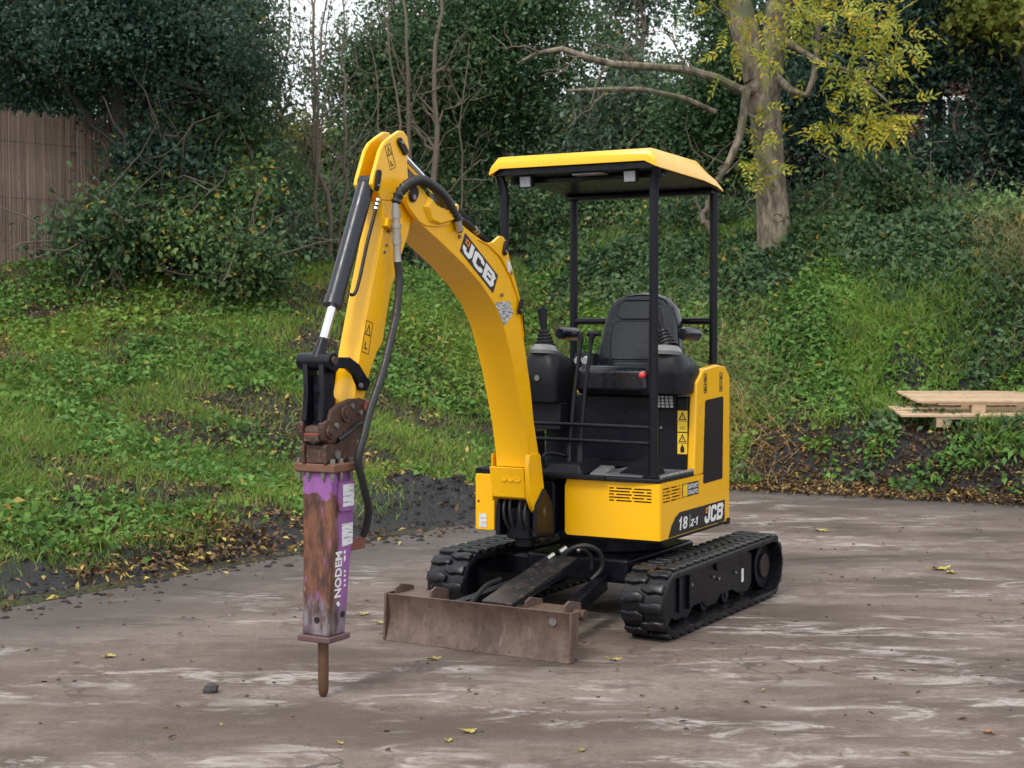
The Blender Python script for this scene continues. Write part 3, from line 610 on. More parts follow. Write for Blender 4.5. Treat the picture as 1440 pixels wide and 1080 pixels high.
# dry grass behind the machine
def ddry(x, y, dl, dr): return np.exp(-(((x-2.05)/.55)**2+((y-15.6)/.9)**2))+.8*np.exp(-(((x-5.4)/.4)**2+((y-15.8)/.6)**2))
P = scatter(42000, .8, 6.5, 13.8, 18, ddry, g)
tag(blademesh('dry_grass', blades(P, .26, .006, 1.0, g, (0, -.35)), L_DRY), 'dry straw-coloured grass behind the seat', 'grass', kind='stuff')
# leaf litter
def dlit(x, y, dl, dr):
    r_ = np.exp(-((dr-.32)/.48)**2)*(dr > -.18)*~gl(dl, dr)+.5*np.exp(-((dr-.9)/.7)**2)*(dr > 0)*~gl(dl, dr)
    l_ = .10*np.exp(-((dl+.05)/.22)**2)*gl(dl, dr)*sst(.4, .6, fbm(x, y, 1.7, 85))+.55*np.exp(-((dl-.42)/.2)**2)*sst(.50, .62, fbm(x, y, 1.1, 81))*gl(dl, dr)+gl(dl, dr)*(dl > .3)*(.08+.20*sst(.50, .62, fbm(x, y, 1.1, 31)))+1.0*np.exp(-(((x+2.2)/.55)**2+((y-9.75)/.5)**2))*(dl > .15)
    return r_+l_
P = scatter(260000, -6, 9, 7.5, 19, dlit, g); P[:, 2] = np.maximum(P[:, 2], .004)+.015+.03*g.random(len(P))
n = len(P); N = unit(g.normal(size=(n, 3))*.45+np.array([0, 0, 1])); D = unit(np.cross(N, g.normal(size=(n, 3))))
k = g.random(n) < .05+.13*(dLR(P[:, 0], P[:, 1])[0] > dLR(P[:, 0], P[:, 1])[1])
Q = leaf_quads(P, D, N, .03+.05*g.random(n), .014+.022*g.random(n), .25).reshape(n, 4, 3)
tag(npmesh('leaf_litter', Q[~k].reshape(-1, 3), 4, L_DEAD), 'brown dead leaves along the edges of the concrete', 'leaf litter', kind='stuff')
tag(npmesh('leaf_litter', Q[k].reshape(-1, 3), 4, L_FALL), 'yellow fallen leaves along the edges of the concrete', 'leaf litter', kind='stuff')
# crumbs, twigs and small leaves on the concrete
def crumbs():
    g = np.random.default_rng(77); mb = MB()
    for i in range(300):
        y = 5.2+8.5*g.random()**1.2; x = g.uniform(-.36, .36)*y; dl, dr = dLR(x, y)
        if max(dl, dr) > -.1: continue
        s = .002+.008*g.random()**4; a = g.uniform(0, 6.28); e = .3+.7*g.random()
        ring = lambda k, z: [(x+s*k*math.cos(a+t)*(1+.3*math.sin(3*t+a)), y+s*k*math.sin(a+t)*e, z) for t in np.linspace(0, 5.6, 6)]
        mb.loft([ring(1, .0), ring(.9, s*.6), ring(.4, s*.9)])
    tag(mb.build('soil_crumbs', STONE), 'small dark soil crumbs strewn over the concrete', 'soil', kind='stuff')
    P = []
    for i in range(260):
        y = 5.2+8.5*g.random(); x = g.uniform(-.36, .36)*y
        if max(*dLR(x, y)) < -.05: P.append((x, y, .006))
    P = np.array(P); n = len(P); N = unit(g.normal(size=(n, 3))*.25+np.array([0, 0, 1])); D = unit(np.cross(N, g.normal(size=(n, 3))))
    tag(npmesh('leaf_scraps', leaf_quads(P, D, N, .02+.03*g.random(n), .008+.014*g.random(n), .2), 4, L_DEAD), 'small brown leaf scraps and twigs strewn over the concrete', 'leaf litter', kind='stuff')
crumbs()
def mudclods():
    g = np.random.default_rng(8); mb = MB()
    for i in range(2200):
        if i < 1400: b = g.uniform(.2, 9.5); c = K+UL*b+NL*(.16+.26*g.normal()*(.4+vn(b, 3, 1.2)))
        else: c = np.array([-.62+.42*g.normal(), 11.9+.3*g.normal()])
        if max(*dLR(*c)) < -.5: continue
        z = max(float(ground(*c)), .003); s = .006+.024*g.random()**3; a = g.uniform(0, 6.28); e = .5+.5*g.random(); j = g.uniform(.7, 1.3, 6)
        ring = lambda k, zz: [(c[0]+s*k*j[q]*math.cos(a+q*1.047), c[1]+s*k*j[q]*math.sin(a+q*1.047)*e, z+zz) for q in range(6)]
        mb.loft([ring(1.2, -s*.4), ring(1.05, s*.12), ring(.5, s*.45)])
    tag(mb.build('mud_clods', MUD), 'wet black mud clods heaped along the gutter', 'mud', kind='stuff')
mudclods()
YLEAF = paint('yellow_leaf', (.34, .28, .06), .6, var=.3, scale=18, dirt=(.22, .13, .04), dirt_amt=.35); BLEAF = paint('brown_leaf', (.24, .11, .045), .6, var=.3, scale=18)
def fallen(px, py, L, W, rz, lab, m=L_FALL, curl=.4):
    m = YLEAF if m is L_FALL else BLEAF; L *= .8; W *= .8
    Y = CAMH*FOC/(py-460); x = at(px, Y); g = np.random.default_rng(int(px*7+py)); n = 20; ring = []; inner = []
    for i in range(n):
        t = 2*math.pi*i/n; lob = .62+.38*abs(math.cos(2.5*t))+.08*g.normal(); r = lob*.5
        px_, py_ = L*r*math.cos(t), W*r*math.sin(t)*1.2; z = .004+abs(curl*L*(.25*math.cos(2*t+px)+.25*g.random()+.2))*r*1.6
        ring.append((px_, py_, z)); inner.append((px_*.5, py_*.5, .004+z*.3))
    mb = MB(); mb.loft([ring, inner], cap=False); o0 = len(mb.v); mb.v.append((0, 0, .004)); mb.f += [(n+i, n+(i+1) % n, o0) for i in range(n)]
    mb.tube([(0, 0, .006), (-L*.5, .01, .012), (-L*.8, .0, .02)], [.0022, .002, .0015], 5)
    o = mb.build('fallen_leaf', m, smooth=True); o.location = (x, Y, .0); o.rotation_euler = (0, 0, rz)
    tag(o, lab, 'leaf', 'fallen leaves on the concrete')
for a in [(1325, 803, .16, .09, .1, 'large yellow leaf right of the excavator track'), (1340, 808, .09, .06, 2.0, 'smaller yellow leaf touching the large one on the right'), (660, 1035, .075, .05, .3, 'yellow curled leaf in front of the blade near the bottom edge'),
          (630, 1048, .05, .03, 1.2, 'small pale leaf beside the curled yellow leaf'), (1397, 1037, .07, .035, 2.3, 'brown leaf in the lower right corner', L_DEAD), (477, 1052, .03, .02, .5, 'tiny pale leaf near the bottom edge left of centre'),
          (1155, 748, .17, .08, 2.6, 'pale yellow leaf with a stalk behind the right track'), (866, 932, .08, .035, 0, 'thin yellow leaf between blade and right track'), (608, 932, .09, .03, .4, 'narrow yellow leaf at the foot of the blade'),
          (510, 867, .09, .05, .8, 'yellow leaf between breaker and blade'), (532, 880, .06, .04, .2, 'small yellow leaf beside the left end of the blade'), (820, 1062, .035, .02, 1, 'tiny yellow leaf at the bottom edge'), (149, 928, .08, .05, .6, 'yellow leaf on the concrete far left'), (100, 818, .12, .08, .9, 'pale leaf on the mud at the far left gutter')]:
    fallen(*a)
def rock():
    mb = MB(); g = np.random.default_rng(2); j = g.uniform(.7, 1.25, (4, 8))
    mb.loft([[(.034*k*j[i][q]*math.cos(q*.785), .026*k*j[i][q]*math.sin(q*.785), z) for q in range(8)] for i, (k, z) in enumerate([(1, 0), (1.05, .014), (.8, .032), (.3, .042)])])
    Y = CAMH*FOC/(978-460); o = mb.build('stone', STONE, smooth=True, ang=25); o.location = (at(293, Y), Y, 0); tag(o, 'small dark stone on the concrete left of the chisel', 'stone')
rock()

# ------------------------------------------------------------------ pallets
def pallet(loc, rz, lab, bx_, tilt=(0, 0), under=.2):
    root = empty('pallet', loc, rz); root.rotation_euler = (tilt[0], tilt[1], rz); tag(root, lab, 'pallet', 'stacked pallets')
    for k, y in enumerate((0, .175, .35, .525, .70)):
        wdt = .15 if k in (0, 2, 4) else .11; j = random.uniform(-.008, .008)
        MB().box(j, 1.25+j, y, y+wdt-.01, .100, .122).build('deck_board', WOOD, root, bevel=.003, seg=1)
    for y in (.01, .36, .735): MB().box(under, 1.25, y, y+.1, .078, .0995).build('bearer_board', WOOD, root, bevel=.003, seg=1)
    for x in bx_:
        for y in (.01, .36, .735): MB().box(x, x+.13, y, y+.1, .0, .0775).build('block', WOOD, root, bevel=.004, seg=1)
pallet((3.66, 14.02, .575), R(-3), 'lower pale wooden pallet of the stack on the right bank', (.33, .95), (R(5), 0), .32)
pallet((3.83, 14.10, .705), R(-1), 'upper pale wooden pallet of the stack on the right bank', (.52, 1.05), (R(4), 0), .2)

# ================================================================== THE EXCAVATOR  (x forward, y to its left, z up)
EO, EZ = (.55, 8.12, 0), R(-119)
EX = empty('mini_excavator', EO, EZ); tag(EX, 'yellow and black mini excavator with open canopy on rubber tracks', 'excavator')
UC = Matrix.Rotation(R(-1.6), 4, 'Z')
# ---- tracks
TW = .23
def path_pts(cf, rf, cr, rr, n=26):
    a = [(cf[0]+rf*math.cos(t), cf[1]+rf*math.sin(t)) for t in np.linspace(-math.pi/2, math.pi/2, n)]
    b = [(cr[0]+rr*math.cos(t), cr[1]+rr*math.sin(t)) for t in np.linspace(math.pi/2, 3*math.pi/2, n)]
    return a+b
CF, CR_, RF, RR = (.655, .175), (-.650, .181), .157, .163
lugmb = MB(); top = lambda s, z: [(x*s, y*(.97 if s < 1 else 1), z) for x, y in ((-.027, -.108), (.024, -.108), (.030, -.06), (.018, -.022), (.026, .004), (-.012, .012), (-.030, -.028), (-.022, -.065))]
lugmb.loft([top(1, -.004), top(1, .012), top(.82, .019)])
lug_src = lugmb.build('track_lug', RUB, None, bevel=.003, seg=1); lug_me = lug_src.data; bpy.data.objects.remove(lug_src)
def lug_at(parent, s, c, tangent, normal, lat):
    o = bpy.data.objects.new('track_lug', lug_me); COL.objects.link(o); o.parent = parent
    side = normal.cross(tangent) * 1.0
    M = Matrix((tangent, side, normal)).transposed().to_4x4()
    if s < 0: M = M @ Matrix.Rotation(math.pi, 4, 'Z')
    M.translation = c; o.matrix_local = UC @ M
    b = o.modifiers.new('bevel', 'BEVEL'); b.width = .003; b.segments = 1; b.limit_method = 'ANGLE'
for sg in (1, -1):
    yc = sg*.565; y0, y1 = yc-TW/2, yc+TW/2
    outer = path_pts(CF, RF, CR_, RR); inner = path_pts(CF, RF-.026, CR_, RR-.026)
    mb = MB(); n = len(outer)
    rings = []
    prof = [(outer, y0+.008), (outer, y1-.008), (None, y1), (inner, y1), (inner, y0), (None, y0)]
    mid = [((a[0]+b[0])/2, (a[1]+b[1])/2) for a, b in zip(outer, inner)]
    for i in range(n): rings.append([((p or mid)[i][0], y, (p or mid)[i][1]) for p, y in prof])
    rings.append(rings[0]); mb.loft(rings, cap=False)
    tr = mb.build('track', RUB, EX, smooth=True, xf=UC, ang=50)
    tr['label'] = 'near rubber track' if sg > 0 else 'far rubber track'
    # lugs at an even pitch, two staggered rows
    P = [Vector((p[0], 0, p[1])) for p in outer]; P.append(P[0]); cum = [0]
    for a, b in zip(P, P[1:]): cum.append(cum[-1]+(b-a).length)
    Lt = cum[-1]; N = 40; s0 = .02
    for row in (-1, 1):
        for k in range(N):
            s = (s0+(k+(.5 if row > 0 else 0))/N*Lt) % Lt
            i = max(j for j in range(len(cum)-1) if cum[j] <= s); t = (s-cum[i])/(cum[i+1]-cum[i]); c = P[i].lerp(P[i+1], t); tg = (P[i+1]-P[i]).normalized()
            nm = Vector((tg.z, 0, -tg.x)); c = c+Vector((0, yc, 0)); lug_at(tr, row, c, tg, nm, yc)
    # frame, sprocket, idler, rollers
    yo = yc+sg*.045
    def disc(x, z, r, ya, yb, name, m, par, n=28, holes=0): return MB().cyl((x, ya, z), (x, yb, z), r, n=n).build(name, m, par, bevel=.004, xf=UC)
    fr = MB().prism([(.52, .062), (.60, .10), (.60, .25), (.50, .285), (-.42, .292), (-.50, .27), (-.50, .10), (-.44, .062), (-.30, .075), (.26, .105), (.10, .105), (.06, .075), (-.06, .075), (-.1, .105), (-.25, .105), (-.29, .075), (.0, .074)][:9]+[(-.22, .105), (-.06, .105), (.0, .066), (.12, .066), (.18, .10), (.30, .10), (.36, .062)], 'y', yc-sg*.085, yo).build('track_frame', BLK, EX, bevel=.006, xf=UC)
    MB().box(.36, .385, yo-sg*.0, yo+sg*.018, .10, .27).build('frame_rib', BLK, fr, bevel=.003, xf=UC)
    MB().box(.475, .50, yo, yo+sg*.014, .10, .27).build('frame_rib', BLK, fr, bevel=.003, xf=UC)
    for x in (.33, .05, -.02, -.25): disc(x, .215-.02*(x < 0), .011, yo, yo+sg*.012, 'bolt', STL, fr, 8)
    MB().box(-.375, -.345, yo+sg*.001, yo+sg*.003, .128, .202).build('label_plate', WHT, fr, xf=UC)
    sp = disc(CR_[0], CR_[1], .125, yc-sg*.06, yc+sg*.055, 'sprocket', BLK, EX)
    disc(CR_[0]+.01, CR_[1], .068, yc+sg*.056, yc+sg*.070, 'sprocket_hub', paint('dark_hub', (.03, .02, .017), .5, .2, var=.4, scale=20), sp)
    idl = disc(CF[0], CF[1], .122, yc-sg*.05, yc+sg*.05, 'idler_wheel', BLK, EX); disc(CF[0], CF[1], .04, yc+sg*.051, yc+sg*.07, 'idler_hub', BLK, idl)
    for x in (.38, .14, -.14, -.38):
        rl = disc(x, .092, .046, yc-sg*.08, yc+sg*.038, 'roller', BLK, EX); disc(x, .092, .018, yc+sg*.0382, yc+sg*.0442, 'roller_cap', BLK, rl, 10)
    disc(.0, .272, .03, yc-sg*.06, yc+sg*.06, 'top_roller', BLK, EX)
# ---- chassis
ch = MB().prism([(.42, -.30), (.42, .30), (-.42, .30), (-.42, -.30)], 'z', .20, .33).build('chassis', BLK, EX, bevel=.02, xf=UC)
for x in (.30, -.30):
    MB().box(x-.05, x+.05, -.5, .5, .19, .29).build('axle_beam', BLK, ch, bevel=.008, xf=UC)
MB().cyl((0, 0, .33), (0, 0, .425), .29, n=48).build('slew_ring', BLK, EX, bevel=.01, xf=UC)
for k in range(20):
    a = k*2*math.pi/20; MB().cyl((.265*math.cos(a), .265*math.sin(a), .33), (.265*math.cos(a), .265*math.sin(a), .345), .012, n=6).build('bolt', STL, ch, xf=UC)
# ---- dozer blade
BS = -.03
bl_prof = [(1.385, .0), (1.367, .05), (1.352, .10), (1.350, .15), (1.360, .20), (1.372, .228)]
poly = bl_prof+[(x-.016, z) for x, z in bl_prof[::-1]]
db = MB().prism(poly, 'y', BS-.505, BS+.505).build('dozer_blade', BLADE, EX, bevel=.003, xf=UC)
for s in (-1, 1): MB().prism([(1.388, .002), (1.376, .232), (1.30, .232), (1.315, .10), (1.35, .002)], 'y', BS+s*.5055, BS+s*.518).build('end_plate', BLADE, db, bevel=.003, xf=UC)
MB().box(1.352, 1.372, BS-.50, BS+.50, -.0, .03).build('cutting_edge', BLADE, db, xf=UC)
MB().box(1.33, 1.35, BS-.48, BS+.48, .205, .222).build('stiffener', BLADE, db, bevel=.003, xf=UC)
for yb in (-.37, .36):
    br = MB().box(1.20, 1.345, BS+yb-.095, BS+yb+.095, .215, .227).build('wing_bracket', BLADE, db, bevel=.003, xf=UC)
    for s in (-1, 1): MB().prism([(1.345, .18), (1.345, .255), (1.30, .27), (1.19, .245), (1.19, .18)], 'y', BS+yb+s*.096, BS+yb+s*.108).build('bracket_ear', BLADE, br, bevel=.003, xf=UC)
MB().cyl((1.27, BS+.475, .205), (1.27, BS+.532, .205), .026, n=16).build('pivot_lug', RUST, db, xf=UC, smooth=True)
MB().cyl((1.25, BS-.47, .21), (1.25, BS-.50, .21), .026, n=16).build('pivot_lug', RUST, db, xf=UC, smooth=True)
MB().cyl((1.3565, BS+.41, .178), (1.3595, BS+.41, .178), .019, n=20).build('pin_disc', STL, db, xf=UC)
for s in (-1, 1):
    MB().loft([[(1.34, BS+s*.34-.03, .07), (1.34, BS+s*.34+.03, .07), (1.34, BS+s*.34+.03, .13), (1.34, BS+s*.34-.03, .13)], [(.45, s*.17-.03, .17), (.45, s*.17+.03, .17), (.45, s*.17+.03, .25), (.45, s*.17-.03, .25)]]).build('push_arm', BLK, db, bevel=.005, xf=UC)
MB().box(1.02, 1.06, -.24, .2, .10, .15).build('arm_crossbar', BLK, db, bevel=.005, xf=UC)
gp = MB().loft([[(1.25, -.04+BS, .20), (1.25, .13+BS, .20), (1.25, .13+BS, .218), (1.25, -.04+BS, .218)], [(.60, -.07, .335), (.60, .10, .335), (.60, .10, .352), (.60, -.07, .352)]]).build('cylinder_guard', paint('scuffed_black_steel', (.028, .028, .03), .4, .3, var=.3, dirt=(.13, .085, .06), dirt_amt=.62, scale=7), EX, bevel=.004, xf=UC)
MB().cyl((1.31, .02+BS, .15), (.62, .015, .27), .03, n=14).build('blade_cylinder', CYL, EX, smooth=True, xf=UC)
MB().tube(cr([(1.3, -.12, .18), (1.0, -.20, .235), (.86, -.2, .25)]), .012, 8).build('hose', HOSE, EX, smooth=True, xf=UC)
MB().tube(cr([(1.3, -.05, .19), (1.1, -.10, .21), (.9, -.13, .24)]), .010, 8).build('hose', HOSE, EX, smooth=True, xf=UC)
MB().tube(cr([(.60, .0, .31), (.61, .06, .385), (.58, .14, .41), (.52, .19, .37), (.50, .19, .29), (.54, .15, .23)]), .0125, 10).build('hose', HOSE, EX, smooth=True, xf=UC)
MB().tube(cr([(.58, -.02, .31), (.59, .03, .37), (.56, .09, .39), (.51, .13, .35), (.50, .13, .28)]), .011, 10).build('hose', HOSE, EX, smooth=True, xf=UC)
for p in ((.60, .02, .395), (.57, .10, .405), (.62, -.04, .36)): MB().cyl(p, (p[0]+.03, p[1]-.02, p[2]-.02), .014, n=6).build('hose_fitting', BRASS, EX)
# ---- upper frame and skirts
def rrect(x0, x1, y0, y1, r, n=4):
    out = []
    for cx, cy, a in ((x1-r, y1-r, 0), (x0+r, y1-r, 90), (x0+r, y0+r, 180), (x1-r, y0+r, 270)):
        out += [(cx+r*math.cos(R(a+90*i/n)), cy+r*math.sin(R(a+90*i/n))) for i in range(n+1)]
    return out
base_plan = [(.46, -.10), (.46, .455), (-.40, .455), (-.50, .33), (-.56, .12), (-.56, -.12), (-.50, -.33), (-.40, -.46), (.40, -.46), (.40, -.32), (.30, -.30), (.30, -.10)]
uf = MB().prism(base_plan, 'z', .425, .46).build('upper_frame', BLK, EX, bevel=.005)
def slotted(name, u0, u1, v0, v1, slots, f, depth, m, parent, outline=None):
    """panel with real slot openings; f(u,v,d) -> point, d is depth behind the face"""
    us = sorted({u0, u1} | {s[0] for s in slots} | {s[1] for s in slots}); vs = sorted({v0, v1} | {s[2] for s in slots} | {s[3] for s in slots})
    ins = lambda u, v: any(s[0] < u < s[1] and s[2] < v < s[3] for s in slots); mb = MB(); ix = {}
    def V(i, j, d):
        if (i, j, d) not in ix: ix[(i, j, d)] = len(mb.v); mb.v.append(f(us[i], vs[j], depth*d))
        return ix[(i, j, d)]
    nu, nv = len(us)-1, len(vs)-1
    solid = [[not ins((us[i]+us[i+1])/2, (vs[j]+vs[j+1])/2) for j in range(nv)] for i in range(nu)]
    for i in range(nu):
        for j in range(nv):
            if not solid[i][j]: continue
            for d in (0, 1): mb.f.append((V(i, j, d), V(i+1, j, d), V(i+1, j+1, d), V(i, j+1, d)))
            for di, dj, a, b in ((-1, 0, (i, j), (i, j+1)), (1, 0, (i+1, j), (i+1, j+1)), (0, -1, (i, j), (i+1, j)), (0, 1, (i, j+1), (i+1, j+1))):
                ii, jj = i+di, j+dj
                if not (0 <= ii < nu and 0 <= jj < nv) or not solid[ii][jj]: mb.f.append((V(*a, 0), V(*b, 0), V(*b, 1), V(*a, 1)))
    return mb.build(name, m, parent)
def brick_slots(u0, u1, v0, v1, rows=5, seed=1):
    g = random.Random(seed); out = []; ph = (v1-v0)/rows
    for r in range(rows):
        v = v0+ph*r; cuts = [u0, u0+(u1-u0)*(.16+.36*(r % 2)), u0+(u1-u0)*(.56+.28*(r % 2)), u1]
        for a, b in zip(cuts, cuts[1:]): out.append((round(a+.006, 4), round(b-.006, 4), round(v+ph*.22, 4), round(v+ph*.74, 4)))
    return out
fs = brick_slots(.205, .452, .632, .710)
fp = slotted('front_panel', -.03, .49, .447, .735, fs, lambda u, v, d: (.495-d, u, v), .014, YEL, EX)
MB().box(.465, .478, .19, .465, .62, .72).build('vent_backing', DECB, fp)
MB().prism([(-.03, .447), (-.042, .46), (-.042, .70), (-.03, .735)], 'x', .475, .4945).build('panel_edge', YEL, fp, bevel=.002)
ss = brick_slots(.225, .468, .630, .712, seed=2)
sp_ = slotted('side_panel', -.30, .48, .447, .735, ss, lambda u, v, d: (u, .4945-d, v), .014, YEL, EX)
MB().box(.2, .47, .462, .474, .62, .72).build('vent_backing', DECB, sp_)
MB().cyl((.4805, .48, .447), (.4805, .48, .735), .0143, n=24).build('panel_corner', YEL, sp_, smooth=True)
tall = [(.046, .7355), (.010, 1.229), (-.078, 1.297), (-.279, 1.317), (-.405, 1.304), (-.478, 1.249), (-.485, .43), (-.3005, .447), (-.3005, .7355)]
tp = MB().prism(tall, 'y', .45, .493).build('rear_side_cover', YEL, EX, bevel=.012, seg=3)
MB().prism([(-.105, 1.122), (-.118, 1.13), (-.355, 1.140), (-.367, 1.128), (-.360, .695), (-.348, .688), (-.09, .684), (-.078, .694)], 'y', .4935, .4965).build('cover_grille', TRIM, tp)
MB().prism([(-.484, .424), (-.484, .46), (-.43, .46), (-.43, .424)], 'y', .46, .496).build('corner_foot', BLK, tp, bevel=.003)
MB().prism([(.46, .43), (.46, .4465), (-.43, .4465), (-.43, .43)], 'y', .47, .4925).build('bottom_rail', TRIM, tp, bevel=.003)
cw = MB().loft([[(x, y, z) for x, y in [(-.44, .449), (-.49, .40), (-.55, .25), (-.575, .08), (-.575, -.08), (-.55, -.25), (-.49, -.40), (-.42, -.46), (-.30, -.46), (-.30, .449)]] for z in (.43, 1.05, 1.2)]).build('counterweight', YEL, EX, bevel=.02, seg=3)
rp = MB().prism(rrect(-.54, -.425, .448, .745, .012), 'x', .40, .56).build('right_panel', YEL, EX, bevel=.004)
MB().box(.5605, .562, -.515, -.472, .462, .535).build('label_plate', PLATE, rp)
MB().cyl((.5605, -.52, .60), (.563, -.52, .60), .006, n=10).build('bolt', TRIM, rp)
MB().prism(rrect(-.55, -.30, .746, .775, .008), 'x', .05, .545).build('right_step', BLK, EX, bevel=.004)
MB().box(-.30, .40, -.495, -.455, .45, .745).build('right_skirt', YEL, EX, bevel=.006)
MB().box(.16, .50, -.40, -.33, .776, .96).build('tool_box', BLKM, EX, bevel=.01)
# logo and model number on the side
dk = decal('model_decal', [[(.392, .451), (.355, .50), (.30, .545), (.244, .567), (-.392, .567), (-.392, .451)][::-1]], (0, .4945, 0), (1, 0, 0), (0, 0, 1), -.0005, DECB, sp_, -.0016) if False else None
def sidedecal(name, quads, m, y, parent, th=.0012):
    mb = MB()
    for q in quads: mb.prism(q, 'y', y, y+th)
    return mb.build(name, m, parent)
dk = sidedecal('model_decal', [[(.392, .451), (.350, .51), (.30, .548), (.244, .567), (-.3, .567), (-.396, .567), (-.396, .451)]], DECB, .4955, sp_)
put = lambda qs, ox, oz, sx, sz: [[(ox-p[0]*sx, oz+p[1]*sz) for p in q] for q in qs]
sidedecal('logo', put(LOGO, -.085, .468, .104, .088), WHT, .4968, dk); sidedecal('logo_square', put(LOGO_SQ, -.085, .468, .104, .088), ORG, .4968, dk); sidedecal('logo_square', put(LOGO_IN, -.085, .468, .104, .088), DECB, .4980, dk)
shq = lambda qs, k=.14: [[(p[0]+k*p[1], p[1]) for p in q] for q in qs]
sidedecal('model_number', put(shq(ribbon([(0, .70), (.24, .94), (.24, 0)], .18)), .262, .474, .088, .062), WHT, .4968, dk)
sidedecal('model_number', put(shq(text_quads('8', 1.35, .02, 1.1)), .212, .475, .085, .066), WHT, .4968, dk)
sidedecal('model_number', put(shq(ribbon([(0, .9), (.5, .9), (.04, .1), (.55, .1)], .2)), .10, .476, .066, .036), WHT, .4968, dk)
sidedecal('model_number', put(shq(ribbon([(.68, .48), (.95, .48)], .2)), .10, .476, .066, .036), WHT, .4968, dk)
sidedecal('model_number', put(shq(ribbon([(1.02, .8), (1.26, 1.05), (1.26, 0)], .2)), .10, .476, .066, .036), WHT, .4968, dk)
sidedecal('divider', [[(.118, .47), (.114, .47), (.108, .54), (.112, .54)]], GRY, .4968, dk)
pl = sidedecal('rating_label', [[(.212, .638), (-.01, .638), (-.01, .708), (.212, .708)]], DECB, .4948, sp_)
sidedecal('label_print', [[(.205, .642), (.145, .642), (.145, .704), (.205, .704)]], YDEC, .4961, pl)
sidedecal('label_print', [[(.135, .675), (.0, .675), (.0, .70), (.135, .70)], [(.135, .645), (.0, .645), (.0, .668), (.135, .668)]], CHART, .4961, pl)
for fx in (-.105, -.335):
    for z0 in (1.17, 1.225):
        q = ribbon([(fx-.018, z0), (fx+.018, z0), (fx+.018, z0+.045), (fx-.018, z0+.045)], .0045, True)+ribbon([(fx-.01, z0+.012), (fx+.008, z0+.012), (fx-.002, z0+.034)], .005, True)
        sidedecal('warning_outline', q, DECB, .4935, tp)
# ---- cab floor, seat box
fl = MB().prism([(.50, -.26), (.52, .32), (.50, .49), (.0, .49), (.0, -.26)], 'z', .7365, .758).build('cab_floor', BLKM, EX, bevel=.006)
MB().prism([(.47, .10), (.47, .46), (.03, .475), (.03, .10)], 'z', .7585, .765).build('floor_mat', MAT, fl, bevel=.002)
for k in range(9): MB().box(.07+k*.045, .085+k*.045, .13, .455, .7652, .768).build('mat_rib', MAT, fl, bevel=.001, seg=1)
MB().tube([(.03, .482, .766), (.46, .482, .766)], .010, 6).build('sill_strip', STL, fl)
MB().loft([[(.50, -.22, .7585), (.50, .06, .7585), (.20, .06, .7585), (.20, -.22, .7585)], [(.47, -.20, .81), (.47, .03, .81), (.24, .03, .83), (.24, -.20, .83)]]).build('pedal_cover', BLKM, EX, bevel=.01)
MB().loft([[(.46, .08, .7585), (.46, .17, .7585), (.32, .17, .7585), (.32, .08, .7585)], [(.45, .085, .77), (.45, .165, .77), (.33, .165, .80), (.33, .085, .80)]]).build('foot_pedal', MAT, EX, bevel=.004)
MB().box(.515, .535, -.26, .20, .742, .765).build('floor_lip', BLKM, EX, bevel=.004)
sb = MB().loft([[(.03, -.40, .759), (.03, .4495, .759), (-.42, .4495, .759), (-.42, -.44, .759)], [(.03, -.40, 1.15), (.03, .4495, 1.15), (-.42, .4495, 1.15), (-.42, -.44, 1.15)]]).build('seat_box', BLKM, EX, bevel=.01)
MB().box(.0305, .034, -.22, .26, .80, 1.10).build('access_panel', BLK, sb, bevel=.0015, seg=1)
MB().box(.0305, .036, .275, .285, .78, 1.13).build('panel_seam', DECB, sb)
MB().cyl((.034, .30, .985), (.040, .30, .985), .008, n=10).build('bolt', STL, sb)
MB().box(.031, .05, .455, .46, .77, 1.1).build('red_strip', RED, sb) if False else None
for z0 in (.848, .966):
    wl = MB().box(.0305, .0315, .392, .448, z0, z0+.112).build('warning_label', YDEC, sb)
    q = ribbon([(.402, z0+.066), (.438, z0+.066), (.42, z0+.102)], .005, True)
    MB().box(.0316, .0320, .418, .422, z0+.074, z0+.088).build('exclamation_mark', DECB, wl)
    mb = MB(); [mb.prism([tuple(p) for p in a], 'x', .0316, .0322) for a in q]; mb.build('warning_triangle', DECB, wl)
    mb = MB()
    for a in ([[(.405, z0+.012), (.435, z0+.012), (.435, z0+.03), (.405, z0+.03)]] if z0 > .9 else [[(.41, z0+.008), (.43, z0+.008), (.432, z0+.03), (.42, z0+.054), (.408, z0+.03)]]): mb.prism(a, 'x', .0316, .0322)
    mb.build('warning_symbol', DECB if z0 < .9 else paint('olive_print', (.45, .36, .04), .5), wl)
    MB().box(.0316, .0321, .392, .448, z0+.056, z0+.0585).build('label_line', DECB, wl)
kp = MB().loft([[(.05, .275, 1.085), (.05, .385, 1.085), (.062, .39, 1.16), (.062, .28, 1.16)], [(.031, .275, 1.085), (.031, .385, 1.085), (.031, .39, 1.16), (.031, .28, 1.16)]]).build('keypad', BLKM, EX, bevel=.003)
for i in range(4):
    for j in range(4): MB().box(.052+.003*j, .060+.003*j, .288+.024*i, .304+.024*i, 1.094+.0165*j, 1.106+.0165*j).build('key', GRY, kp)
